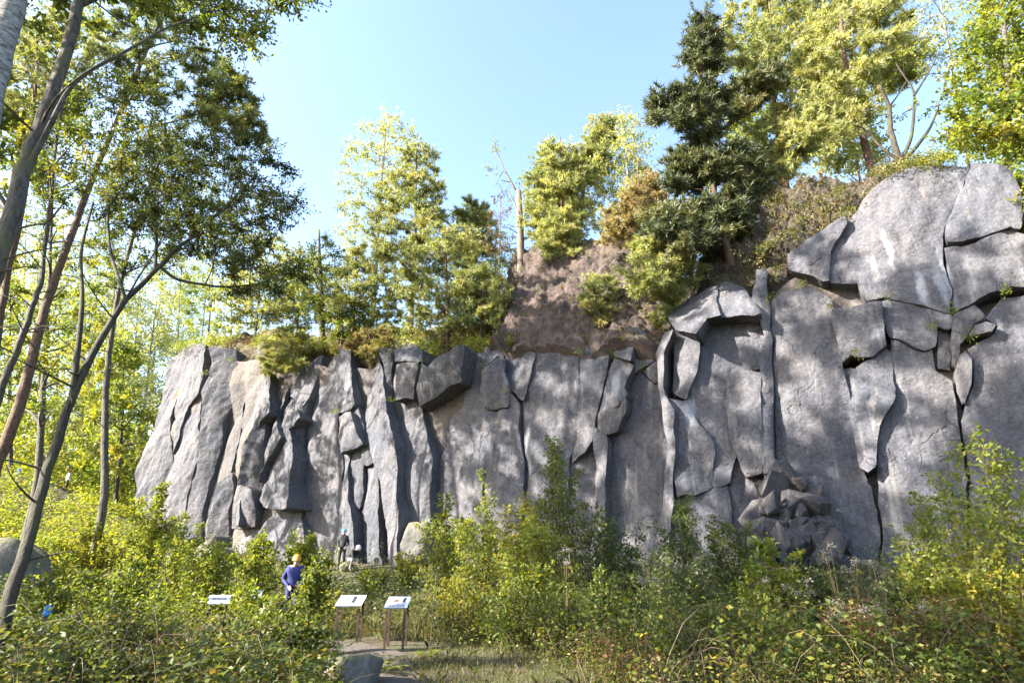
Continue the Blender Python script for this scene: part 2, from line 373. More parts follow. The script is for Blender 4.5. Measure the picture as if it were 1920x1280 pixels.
def strip_sheet(name, line, width, mat, lift):
    line = A(line, float); t = np.linspace(0, len(line)-1, 60)
    P = np.stack([np.interp(t, np.arange(len(line)), line[:, k]) for k in (0, 1)], -1)
    for _ in range(6): P[1:-1] = (P[:-2]+P[2:]+2*P[1:-1])/4
    T = np.gradient(P, axis=0); T /= np.linalg.norm(T, axis=1)[:, None]; Nn = np.stack([-T[:, 1], T[:, 0]], -1)
    k = 13; a = np.linspace(-.5, .5, k)
    wv = width*(1+.35*fbm(t*.4, 0*t, 4.4, 2))
    Q = P[:, None]+Nn[:, None]*(a[None, :, None]*wv[:, None, None])
    z = ground_z(Q[..., 0], Q[..., 1]) + lift - .05*(1-(2*a[None])**2)*0 
    V = np.concatenate([Q, z[..., None]], -1).reshape(-1, 3)
    i = np.arange(59)[:, None]*k+np.arange(k-1)[None]
    f = np.stack([i, i+1, i+1+k, i+k], -1).reshape(-1, 4)
    b = MB(); b.add(V, f); return tag(b.build(name, mat), kind='structure'), P
path, PATH = strip_sheet('path', [(-.3, 3), (-1.0, 7), (-1.7, 9.3), (-2.3, 11.2), (-3.4, 12.6), (-5.2, 14), (-6.6, 16), (-7.2, 20), (-7.5, 26)], .85, M['path'], .03)

# ------------------------------------------------------------------ cliff
def lumpy(name, bottom, top, d0, d1, mat, parent, nx=160, ny=60, lump=.35, scale=1.6, rough=.3, depth=1.2):
    """uneven bank between two lines of the photograph, from d0 (bottom) to d1 (top) off the plane of the cliff"""
    bottom = A(bottom, float); top = A(top, float)
    u = np.linspace(0, 1, nx); v = np.linspace(0, 1, ny)
    bx = np.interp(u, np.linspace(0, 1, len(bottom)), bottom[:, 0]); by = np.interp(u, np.linspace(0, 1, len(bottom)), bottom[:, 1])
    tx = np.interp(u, np.linspace(0, 1, len(top)), top[:, 0]); ty = np.interp(u, np.linspace(0, 1, len(top)), top[:, 1])
    PX = bx[None]*(1-v[:, None])+tx[None]*v[:, None]; PY = by[None]*(1-v[:, None])+ty[None]*v[:, None]
    D = np.broadcast_to(d0+(d1-d0)*v[:, None], PX.shape)
    P = on_plane(PX, PY, D)
    nrm = NN*.7+A([0, 0, .7])*(1 if d1 < d0-1 else .3); nrm = nrm/np.linalg.norm(nrm)
    x, y, z = P[..., 0], P[..., 1], P[..., 2]
    e = np.minimum(1, np.minimum(u, 1-u)[None]*8+0*v[:, None])
    off = lump*bumps(x*scale, y*scale, z*scale)+.6*lump*bumps(x*scale*2.3, y*scale*2.3, z*scale*2.3)*(1+fbm(x, y, z, 2))+.25*lump*bumps(x*scale*5, y*scale*5, z*scale*5)+rough*fbm(x*.9, y*.9, z*.9, 4)
    P = P + nrm*off[..., None] - nrm*((1-e)*depth)[..., None]
    i = np.arange(ny-1)[:, None]*nx+np.arange(nx-1)[None]
    f = np.stack([i, i+1, i+1+nx, i+nx], -1).reshape(-1, 4)
    b = MB(); b.add(P.reshape(-1, 3), f)
    # a skirt that reaches back into the hill
    back = P[-1]-NN*depth*2-A([0, 0, .6]); n = nx
    b.add(np.concatenate([P[-1], back]), np.stack([np.arange(n-1), np.arange(1, n), n+np.arange(1, n), n+np.arange(n-1)], -1))
    low = P[0]-A([0, 0, 1.8])-NN*1.5
    b.add(np.concatenate([low, P[0]]), np.stack([np.arange(n-1), np.arange(1, n), n+np.arange(1, n), n+np.arange(n-1)], -1))
    return b.build(name, mat, parent)

# the wall behind all slabs, columns and blocks
ss = np.arange(-1.0, 58, .22); hh = np.linspace(0, 1, 70)
zt = np.interp(ss, TOP_S, TOP_Z, left=2.5)
zt = np.where(ss < TOP_S[3], np.interp(ss, [TOP_S[0]-1, TOP_S[0], TOP_S[3]], [1.5, 2.5, TOP_Z[3]-1.8]), zt)
zt = np.where((ss >= TOP_S[3]) & (ss < TOP_S[5]), zt-1.6*(TOP_S[5]-ss)/(TOP_S[5]-TOP_S[3]), zt)
SS = np.broadcast_to(ss[None], (70, len(ss))); HH = hh[:, None]*(zt[None]-.1)-.5
DD = -.75+.35*fbm(SS*.6, HH*.4, 3.1, 4)+.35*bumps(SS*.8, HH*.5, 2.2)
DD = np.where(hh[:, None] > .985, DD-1.6, DD)
P = from_shd(SS, HH, DD)
i = np.arange(69)[:, None]*len(ss)+np.arange(len(ss)-1)[None]
f = np.stack([i, i+1, i+1+len(ss), i+len(ss)], -1).reshape(-1, 4)
b_ = MB(); b_.add(P.reshape(-1, 3), f); cliff = tag(b_.build('cliff', M['rock_back']), kind='structure')

def piece(name, poly, d=0., g=0., p=0., seed=0, rough=1., fac=.22, back=-2.4, res=.11, mat='rock', inset=None):
    """one slab, column or block of the rock face: outline in photo pixels, d = how far proud of the cliff's plane,
    g / p = how it turns sideways / tips (depth gained per metre to the right / upwards)"""
    r = np.random.default_rng(1000+seed); d = d*.6 if name != SLAB else .08+d*.3; g = g*.8
    poly = A(poly, float)
    if inset is None: inset = r.choice([-.1, -.07, -.035, -.02, -.01, -.004]) if poly[:, 1].min() > 470 else -.045
    c0 = on_plane(*((poly.min(0)+poly.max(0))/2), d); v = c0-CAMP; v = v/np.linalg.norm(v)
    gmax = (abs(v @ NN)-.24)/max(abs(v @ ES), .05)
    g = float(np.clip(g, -1.6, gmax)) if v @ ES < 0 else g            # a face turned out of sight would be no face at all
    n2 = NN-g*ES-p*EH
    r_ = ray(poly[:, 0], poly[:, 1]); t = ((c0-CAMP) @ n2)/(r_ @ n2)
    P = CAMP+r_*t[:, None]; s, h = to_sh(P)
    sc, hc = to_sh(c0)
    q = np.stack([s, h], -1)
    area = .5*np.sum(q[:, 0]*np.roll(q[:, 1], -1)-np.roll(q[:, 0], -1)*q[:, 1])
    if area < 0: q = q[::-1]
    out = []
    m = len(q)
    for k in range(m):
        a, b = q[k], q[(k+1) % m]; L = np.linalg.norm(b-a)
        n = max(2, int(L/(res*1.3)))
        t = np.arange(n)/n
        w = a+(b-a)*t[:, None]
        nn = A([b[1]-a[1], a[0]-b[0]])/(L+1e-9)                     # outward for a counter-clockwise outline
        amp = .17                                                    # the same wander for neighbours, so that joints stay tight
        w = w+amp*np.stack([fbm(w[:, 0]*1.3, w[:, 1]*.9, 1.1, 4), fbm(w[:, 0]*1.3, w[:, 1]*.9, 7.7, 4)], -1)
        out.append(w-nn*inset)
    out = np.concatenate(out); no = len(out)
    x0, x1, y0, y1 = out[:, 0].min(), out[:, 0].max(), out[:, 1].min(), out[:, 1].max()
    gx, gy = np.meshgrid(np.arange(x0, x1, res), np.arange(y0, y1, res))
    pts = np.stack([gx.ravel(), gy.ravel()], -1)+r.uniform(-.35, .35, (gx.size, 2))*res
    a = out; b = np.roll(out, -1, 0)
    inside = np.zeros(len(pts), bool); dist = np.full(len(pts), 9.)
    for k in range(no):
        (ax, ay), (bx, by) = a[k], b[k]
        c = ((ay > pts[:, 1]) != (by > pts[:, 1]))
        with np.errstate(divide='ignore', invalid='ignore'):
            xx = (bx-ax)*(pts[:, 1]-ay)/(by-ay)+ax
        inside ^= c & (pts[:, 0] < xx)
        e = A([bx-ax, by-ay]); L2 = e @ e+1e-12
        t = np.clip(((pts-a[k]) @ e)/L2, 0, 1)
        dist = np.minimum(dist, np.linalg.norm(pts-a[k]-t[:, None]*e, axis=1))
    keep = inside & (dist > res*.55); pts = pts[keep]; dist = dist[keep]
    allp = np.concatenate([out, pts]); ed = np.concatenate([np.zeros(no), dist])
    res_ = delaunay_2d_cdt([Vector(v) for v in allp], [(k, (k+1) % no) for k in range(no)], [], 1, 1e-5)
    V2, E2, F2 = res_[0], res_[1], res_[2]; ov = res_[3]
    V2 = A([(v[0], v[1]) for v in V2]); e2 = A([min([ed[k] for k in o], default=0.) if len(o) else 0. for o in ov])
    S, H = V2[:, 0], V2[:, 1]
    base = d+g*(S-sc)+p*(H-hc)
    W, T = x1-x0, y1-y0
    # chipped planes: the lowest of several slightly turned planes, as on broken basalt
    nf = int(np.clip(W*T*.45, 4, 16))
    fs = r.uniform(x0, x1, nf); fh = r.uniform(y0, y1, nf)
    gs = (fs-sc)/max(W, .5)*-fac*1.6+r.normal(0, fac*.8, nf); gh = (fh-hc)/max(T, 1)*-fac+r.normal(0, fac*.28, nf)
    pl = r.uniform(0, .2, nf)[:, None]+gs[:, None]*(S[None]-fs[:, None])+gh[:, None]*(H[None]-fh[:, None])
    pl = np.sort(pl, 0); chip = pl[0]
    chip = np.clip(chip, -.5, .25)*(.55 if name == SLAB else .8)
    nz = .22*fbm(S*.55+seed*3.1, H*.28, seed*1.7, 4)+.10*fbm(S*1.9, H*1.0, seed+.5, 4)+.05*fbm(S*4.5, H*2.2, seed+.9, 3)+.06*(bumps(S*2.4+seed, H*1.3, seed*.2)-.5)*sstep(fbm(S*.7, H*.5, seed+4., 2)*2+.3)
    br = .10*np.clip(bumps(S*1.1+seed, H*.7, seed*.37)-.35, 0, 1)
    D = base+chip*rough+(nz-br)*rough
    R = r.uniform(.02, .07)
    D = D-R*.45*(1-np.clip(e2/R, 0, 1))**2*(1+.8*fbm(S*2.1, H*2.1, seed+.2, 2))
    V3 = from_shd(S, H, D)
    F3 = A([list(t) for t in F2 if len(t) == 3])
    mb = MB(); mb.add(V3, F3)
    # sides: from the rim back into the wall
    rim = V3[:no]; s2, h2 = S[:no], H[:no]
    hm = A([sc, hc]); sh = np.stack([s2, h2], -1); sh2 = sh+(hm-sh)*.03
    mid = from_shd(sh2[:, 0], sh2[:, 1], np.minimum(D[:no]-.35, D[:no]*.5+back*.5)); bk = from_shd(sh2[:, 0], sh2[:, 1], np.full(no, back))
    k = np.arange(no); k2 = (k+1) % no
    mb.add(np.concatenate([rim, mid, bk]), np.concatenate([np.stack([k, k+no, k2+no, k2], -1), np.stack([k+no, k+2*no, k2+2*no, k2+no], -1)]))
    return mb.build(name, M[mat], cliff)

COLUMN, SLAB, BLOCK = 'rock_column', 'rock_slab', 'rock_block'
PIECES = [
 # far left end
 (COLUMN, [(312,668),(296,730),(272,830),(258,890),(258,1000),(305,1010),(312,940),(320,850),(322,760),(328,700)], -.6, -.15, -.1),
 (BLOCK, [(314,666),(345,641),(380,641),(383,700),(372,738),(350,760),(324,832),(316,850),(320,770),(326,700)], -.35, .0, -.05),
 (COLUMN, [(324,834),(350,764),(370,742),(371,800),(367,865),(347,930),(332,1010),(328,1050),(290,1050),(300,1000),(310,930),(318,865)], .25, -.2, -.1),
 (COLUMN, [(374,735),(382,700),(383,645),(428,650),(430,690),(426,745),(410,830),(391,900),(376,980),(366,1050),(332,1050),(336,1000),(350,930),(370,865),(374,800)], .45, -.75, -.05),
 (COLUMN, [(433,690),(438,655),(470,640),(522,634),(500,662),(470,706),(458,762),(446,830),(434,880),(410,905),(396,960),(384,1050),(368,1050),(379,980),(394,900),(413,832),(429,748)], -.35, .45, -.05),
 (SLAB, [(412,906),(433,884),(437,905),(430,977),(424,1050),(387,1050),(398,960)], -.55, -.6, 0),
 (COLUMN, [(472,708),(500,668),(503,700),(498,772),(484,790),(462,830),(452,880),(448,905),(436,985),(431,985),(438,905),(448,830),(459,764)], .3, .6, -.05),
 (COLUMN, [(485,792),(499,774),(494,830),(490,873),(478,916),(462,918),(450,905),(454,880),(464,832)], .25, -1.0, -.05),
 (BLOCK, [(450,908),(477,919),(476,952),(470,988),(438,990)], .3, .1, .1),
 (COLUMN, [(505,700),(531,690),(532,733),(515,780),(520,819),(508,844),(494,866),(482,905),(493,868),(497,830),(501,772)], .1, .6, -.1),
 (COLUMN, [(531,737),(552,752),(558,778),(542,805),(540,852),(528,905),(524,950),(505,955),(490,940),(484,915),(508,848),(522,820),(517,782)], .35, .7, -.08),
 (COLUMN, [(560,778),(578,748),(567,801),(563,870),(561,950),(529,950),(530,905),(542,852),(545,805)], .3, -1.1, -.03),
 (BLOCK, [(534,690),(570,668),(604,665),(600,683),(580,737),(576,746),(556,772),(553,750),(534,733)], -.2, .1, -.25),
 (BLOCK, [(437,994),(476,990),(480,955),(515,960),(560,955),(563,1000),(560,1060),(430,1060)], .45, .15, -.3),
 # tall dark column and the flakes right of it
 (COLUMN, [(602,686),(614,662),(628,655),(629,733),(632,764),(627,826),(631,861),(628,905),(629,964),(631,1060),(565,1060),(564,974),(565,934),(566,870),(570,801),(583,740)], .35, .05, -.03),
 (COLUMN, [(631,655),(655,653),(664,757),(654,768),(633,772),(631,733)], .1, 0, -.05),
 (BLOCK, [(633,776),(654,772),(664,800),(674,831),(655,843),(643,850),(634,826)], .75, .35, .1),
 (COLUMN, [(631,865),(642,853),(656,846),(653,880),(654,934),(660,960),(658,1060),(633,1060),(631,964),(630,905)], .3, .5, 0),
 (COLUMN, [(656,770),(666,760),(692,828),(702,868),(690,872),(680,870),(676,832),(666,800)], .1, -.1, 0),
 (COLUMN, [(658,846),(676,836),(680,873),(678,920),(672,950),(663,958),(657,934),(656,880)], .05, .1, 0),
 (COLUMN, [(682,874),(703,872),(706,895),(710,964),(714,1060),(661,1060),(663,962),(675,950),(681,920)], .2, .1, 0),
 (COLUMN, [(658,653),(704,651),(716,706),(722,775),(734,826),(730,895),(730,964),(727,1060),(717,1060),(712,964),(708,895),(694,826),(667,757)], .55, .55, -.05),
 (COLUMN, [(707,652),(734,652),(735,733),(729,764),(732,800),(724,775),(719,706)], -.2, -.9, 0),
 (COLUMN, [(735,830),(747,842),(762,905),(763,960),(760,1060),(730,1060),(732,964),(733,895)], -.5, -.5, 0),
 (BLOCK, [(739,680),(785,678),(784,706),(775,747),(737,748),(738,709)], .55, -.1, .1),
 (BLOCK, [(737,655),(765,640),(790,655),(788,676),(740,677)], .2, 0, -.4),
 (COLUMN, [(730,771),(738,751),(780,753),(794,812),(807,861),(804,910),(801,960),(795,1060),(763,1060),(765,977),(765,905),(750,843),(733,800)], .45, .25, -.03),
 (BLOCK, [(781,725),(792,682),(806,694),(820,670),(866,645),(865,713),(845,721),(815,748),(790,764)], 1.25, .1, .35),
 # smooth middle wall
 (COLUMN, [(866,663),(904,655),(906,698),(904,769),(897,811),(897,881),(896,1060),(800,1060),(804,957),(816,874),(837,826),(840,784),(864,757)], .3, .25, -.02),
 (BLOCK, [(906,700),(933,667),(943,670),(942,695),(953,727),(953,764),(918,768),(905,741)], .55, .1, .15),
 (SLAB, [(907,655),(946,650),(940,668),(932,664),(907,694)], .1, 0, -.2),
 (SLAB, [(907,771),(954,768),(957,738),(973,758),(974,811),(978,867),(978,1060),(899,1060),(899,881),(900,811)], .15, 0, 0),
 (BLOCK, [(949,656),(975,650),(1000,660),(992,700),(978,752),(959,734),(945,696)], .3, .1, 0),
 (SLAB, [(978,700),(1000,656),(1040,646),(1083,647),(1082,679),(1086,721),(1080,774),(1080,825),(1066,870),(1063,1060),(982,1060),(982,867),(979,811),(977,757)], .25, .05, -.02),
 (COLUMN, [(1086,648),(1144,650),(1133,693),(1125,735),(1116,774),(1112,825),(1096,850),(1070,870),(1084,825),(1085,774),(1090,721),(1086,679)], .3, .15, -.03),
 (COLUMN, [(1069,873),(1098,852),(1112,829),(1115,870),(1112,926),(1108,1060),(1066,1060)], -.1, -.1, 0),
 (COLUMN, [(1137,695),(1150,672),(1188,680),(1173,707),(1170,727),(1174,742),(1160,760),(1120,772),(1129,735)], .8, .3, -.15),
 (BLOCK, [(1121,775),(1160,763),(1175,748),(1175,769),(1158,808),(1138,812),(1122,806)], .65, .15, .1),
 (COLUMN, [(1118,800),(1122,809),(1138,815),(1138,853),(1133,926),(1130,1060),(1112,1060),(1115,926),(1120,870),(1116,826)], .6, .5, -.02),
 (BLOCK, [(1148,650),(1162,625),(1190,615),(1210,628),(1190,650),(1186,676),(1152,668)], .2, 0, -.4),
 (BLOCK, [(1192,652),(1212,632),(1236,640),(1228,668),(1200,690),(1178,704),(1190,680)], -.3, 0, -.3),
 (BLOCK, [(1206,690),(1226,676),(1234,710),(1222,716)], .2, .2, 0),
 (SLAB, [(1177,706),(1205,694),(1222,718),(1236,714),(1244,741),(1244,797),(1252,853),(1250,909),(1240,960),(1230,1060),(1133,1060),(1136,926),(1141,853),(1141,815),(1160,812),(1178,769),(1173,727)], -.45, .05, -.02),
 # pillar
 (COLUMN, [(1247,623),(1262,620),(1247,664),(1249,742),(1264,775),(1268,860),(1261,927),(1252,986),(1246,1060),(1222,1060),(1234,978),(1247,923),(1254,860),(1247,796),(1240,733),(1228,666)], 1.05, .8, 0),
 (COLUMN, [(1271,620),(1306,628),(1310,657),(1303,706),(1287,750),(1267,737),(1270,661)], 1.0, .55, 0),
 (BLOCK, [(1250,587),(1283,561),(1321,544),(1345,538),(1350,590),(1325,594),(1304,624),(1266,617)], .75, .15, -.75),
 (BLOCK, [(1348,537),(1368,531),(1392,540),(1402,564),(1423,585),(1353,590)], .45, -.1, -.7),
 (SLAB, [(1309,629),(1327,597),(1424,589),(1431,640),(1423,690),(1372,692),(1353,758),(1370,830),(1378,850),(1368,905),(1340,912),(1344,846),(1302,784),(1288,752),(1305,708),(1312,657)], .95, -.12, -.02),
 (COLUMN, [(1374,694),(1423,693),(1428,780),(1430,880),(1402,892),(1386,860),(1374,828),(1357,760)], 1.05, .35, 0),
 (BLOCK, [(1251,746),(1284,752),(1300,786),(1338,834),(1341,848),(1338,915),(1310,925),(1268,930),(1270,860),(1267,790)], 1.15, -.1, .05),
 (SLAB, [(1268,934),(1310,928),(1368,909),(1372,960),(1378,1060),(1252,1060),(1256,990)], .8, 0, 0),
 (BLOCK, [(1370,908),(1382,862),(1400,896),(1430,886),(1440,930),(1430,1060),(1382,1060),(1376,960)], .2, -.2, 0),
 (COLUMN, [(1404,562),(1418,500),(1438,500),(1442,560),(1446,640),(1450,760),(1453,880),(1433,884),(1432,780),(1427,693),(1434,640),(1428,586)], .8, -.7, 0),
 # right wall
 (SLAB, [(1450,572),(1470,547),(1520,537),(1553,562),(1560,620),(1577,695),(1590,760),(1608,830),(1625,900),(1600,905),(1540,893),(1506,884),(1462,858),(1459,760),(1453,640)], .1, .06, -.02),
 (SLAB, [(1456,866),(1504,890),(1540,899),(1600,911),(1628,906),(1638,960),(1645,1070),(1436,1070),(1443,930)], -.1, 0, 0),
 (SLAB, [(1480,472),(1510,450),(1560,420),(1588,404),(1587,417),(1557,470),(1550,522),(1500,505),(1478,498)], .35, 0, -.1),
 (SLAB, [(1594,404),(1640,350),(1700,313),(1760,301),(1816,306),(1806,330),(1791,375),(1779,400),(1771,430),(1768,480),(1774,530),(1780,580),(1740,572),(1663,552),(1628,560),(1606,528),(1556,524),(1562,471)], .35, .05, -.06),
 (SLAB, [(1822,307),(1888,312),(1903,350),(1916,400),(1903,436),(1888,430),(1800,456),(1779,453),(1778,430),(1788,400),(1800,375),(1814,330)], .45, .15, -.08),
 (SLAB, [(1777,461),(1800,463),(1888,438),(1925,450),(1960,530),(1900,531),(1880,541),(1787,578),(1781,530)], .3, .05, .06),
 (BLOCK, [(1557,582),(1600,570),(1657,561),(1653,586),(1659,630),(1661,648),(1639,664),(1597,662),(1580,678),(1565,620)], .75, .08, .1),
 (SLAB, [(1664,560),(1740,580),(1780,587),(1783,610),(1749,604),(1748,648),(1733,652),(1700,637),(1668,628),(1661,588)], .35, .05, 0),
 (SLAB, [(1669,637),(1700,645),(1733,658),(1750,655),(1754,692),(1783,712),(1785,730),(1797,790),(1811,870),(1816,1070),(1656,1070),(1645,870),(1650,800),(1672,745),(1672,690)], .25, 0, 0),
 (BLOCK, [(1757,618),(1782,618),(1783,695),(1760,692)], -.1, -.2, 0),
 (BLOCK, [(1789,588),(1828,574),(1848,590),(1824,604),(1812,628),(1800,645),(1790,690),(1788,640)], .5, .2, .1),
 (BLOCK, [(1824,607),(1852,603),(1870,611),(1861,623),(1818,628)], .65, 0, -.1),
 (BLOCK, [(1792,700),(1800,668),(1812,657),(1822,670),(1818,720),(1810,760),(1794,728)], .55, .5, 0),
 (SLAB, [(1853,592),(1885,548),(1960,538),(1985,900),(1970,1070),(1824,1070),(1820,870),(1806,790),(1812,765),(1822,720),(1826,670),(1818,652),(1866,628),(1876,610)], .3, .03, 0),
 (BLOCK, [(1588,690),(1609,692),(1642,671),(1663,655),(1668,690),(1667,745),(1645,800),(1636,870),(1626,880),(1611,830),(1594,760),(1582,700)], .55, .1, -.12),
 (SLAB, [(1928,452),(1960,330),(2160,320),(2300,600),(2300,1070),(1990,1070),(1988,900),(1964,535)], .3, 0, 0),
]
for k, (nm, poly, d, g, p) in enumerate(PIECES):
    piece(nm, poly, d, g, p, seed=k, res=.09)

SCREE = lumpy('scree_bank', [(905,662),(930,650),(960,668),(1000,656),(1060,662),(1110,668),(1150,655),(1200,660),(1270,650)],
      [(915,640),(935,610),(952,560),(962,505),(985,478),(1040,470),(1100,456),(1180,462),(1275,500)], .12, -3.4, M['scoria'], cliff, 200, 95, .26, 1.7, .6)
CRUST = lumpy('crust_bank', [(1265,610),(1330,590),(1410,560),(1450,560),(1490,530),(1530,505),(1570,465),(1610,430),(1660,385),(1740,345)],
      [(1262,545),(1320,490),(1385,425),(1440,378),(1480,364),(1540,354),(1600,348),(1650,335),(1700,320),(1745,308)], -.55, -1.7, M['crust'], cliff, 230, 85, .32, 2.6, .5)
SOIL = lumpy('soil_bank', [(372,700),(405,690),(440,680),(520,690),(600,700),(680,690),(740,700),(800,700),(860,690),(940,690)],
      [(376,662),(402,640),(470,630),(520,622),(600,634),(680,622),(740,618),(800,622),(860,612),(950,600)], -1.0, -2.4, M['soil'], cliff, 260, 40, .18, 2.2, .3, .3)

# ------------------------------------------------------------------ leaves, needles, trees
def unit(v): return v/(np.linalg.norm(v, axis=-1, keepdims=True)+1e-9)
def leaves(mb, C, D, size, r, tint, aspect=.62, up=.6, round_=False, fold=.18):
    """folded leaves at C pointing along D"""
    n = len(C); D = unit(D)
    N = unit(r.normal(0, 1, (n, 3))*(1-up)+A([0, 0, 1.])*up)
    Sd = unit(np.cross(D, N)); N = np.cross(Sd, D)
    L = np.broadcast_to(size, (n,))*r.uniform(.65, 1.25, n); W = L*aspect*r.uniform(.8, 1.15, n)
    L = L[:, None]; W = W[:, None]
    if round_:
        V = np.stack([C, C+D*L*.25+Sd*W*.42+N*W*fold, C+D*L*.62+Sd*W*.45+N*W*fold, C+D*L, C+D*L*.62-Sd*W*.45+N*W*fold, C+D*L*.25-Sd*W*.42+N*W*fold], 1)
        f = A([(0, 1, 2, 3), (0, 3, 4, 5)]); k = 6
    else:
        V = np.stack([C, C+D*L*.45+Sd*W*.5+N*W*fold, C+D*L, C+D*L*.45-Sd*W*.5+N*W*fold], 1)
        f = A([(0, 1, 2), (0, 2, 3)]); k = 4
    F_ = (np.arange(n)[:, None, None]*k+f[None]).reshape(-1, f.shape[1])
    mb.add(V.reshape(-1, 3), F_, np.repeat(tint, k))
def needles(mb, C, D, r, tint, k=12, length=.16, width=.02, spread=.8):
    n = len(C); D = unit(D)
    Dn = unit(np.repeat(D, k, 0)*.75+r.normal(0, spread, (n*k, 3)))
    B = np.repeat(C, k, 0)+Dn*.01; L = length*r.uniform(.7, 1.2, (n*k, 1))
    Sd = unit(np.cross(Dn, r.normal(0, 1, (n*k, 3))))*width*.5
    V = np.stack([B-Sd, B+Sd, B+Dn*L], 1).reshape(-1, 3)
    mb.add(V, np.arange(n*k*3).reshape(-1, 3), np.repeat(np.repeat(tint, k)+r.uniform(-.12, .12, n*k), 3))
def inpoly(x, y, poly):
    poly = A(poly, float); c = np.zeros(np.shape(x), bool); j = len(poly)-1
    for i in range(len(poly)):
        (xi, yi), (xj, yj) = poly[i], poly[j]
        if yi != yj: c ^= ((yi > y) != (yj > y)) & (x < (xj-xi)*(y-yi)/(yj-yi)+xi)
        j = i
    return c
def crown_points(poly, Y, n, r, depth=.35):
    """clump centres spread through a crown whose outline is given in photo pixels, at distance Y; the crown is as deep as it is wide"""
    p = A(poly, float); lo, hi = p.min(0), p.max(0)
    w = np.linalg.norm(at(hi[0], (lo[1]+hi[1])/2, Y)-at(lo[0], (lo[1]+hi[1])/2, Y))
    out = []; px = []
    tries = 0; md = math.sqrt((hi[0]-lo[0])*(hi[1]-lo[1])/n)*.62
    while len(out) < n and tries < n*60:
        tries += 1
        q = lo+(hi-lo)*r.random(2)
        if not inpoly(q[0], q[1], p): continue
        if px and np.min(np.hypot(*(A(px)-q).T)) < md*(1-tries/(n*60)): continue
        px.append(q)
        # narrower in depth near the rim of the outline
        cx = abs(q[0]-p[:, 0].mean())/(hi[0]-lo[0]+1)*2
        out.append(at(q[0], q[1], Y+r.uniform(-1, 1)*w*depth*math.sqrt(max(.05, 1-min(1, cx)**2))))
    return A(out)
KINDS = {
 #          leaf mat   bark        size twigs/clump leaves/twig  needle?  droop
 'birch':  ('l_birch', 'bark_birch', .085, 9, 15, False, .45),
 'broad':  ('l_broad', 'bark_grey', .10, 10, 16, False, .15),
 'lit':    ('l_lit', 'bark_grey', .11, 10, 16, False, .15),
 'dark':   ('l_dark', 'bark_dark', .07, 12, 17, False, .1),
 'pine':   ('n_pine', 'bark_pine', .17, 13, 6, True, 0),
 'palepine': ('n_lit', 'bark_pine', .17, 13, 6, True, 0),
 'shadedpine': ('n_shaded', 'bark_pine', .17, 14, 6, True, 0),
 'brownpine': ('n_brown', 'bark_pine', .16, 13, 6, True, 0),
}
def bez(a, b, c, n): 
    t = np.linspace(0, 1, n)[:, None]; return (1-t)**2*a+2*t*(1-t)*b+t*t*c
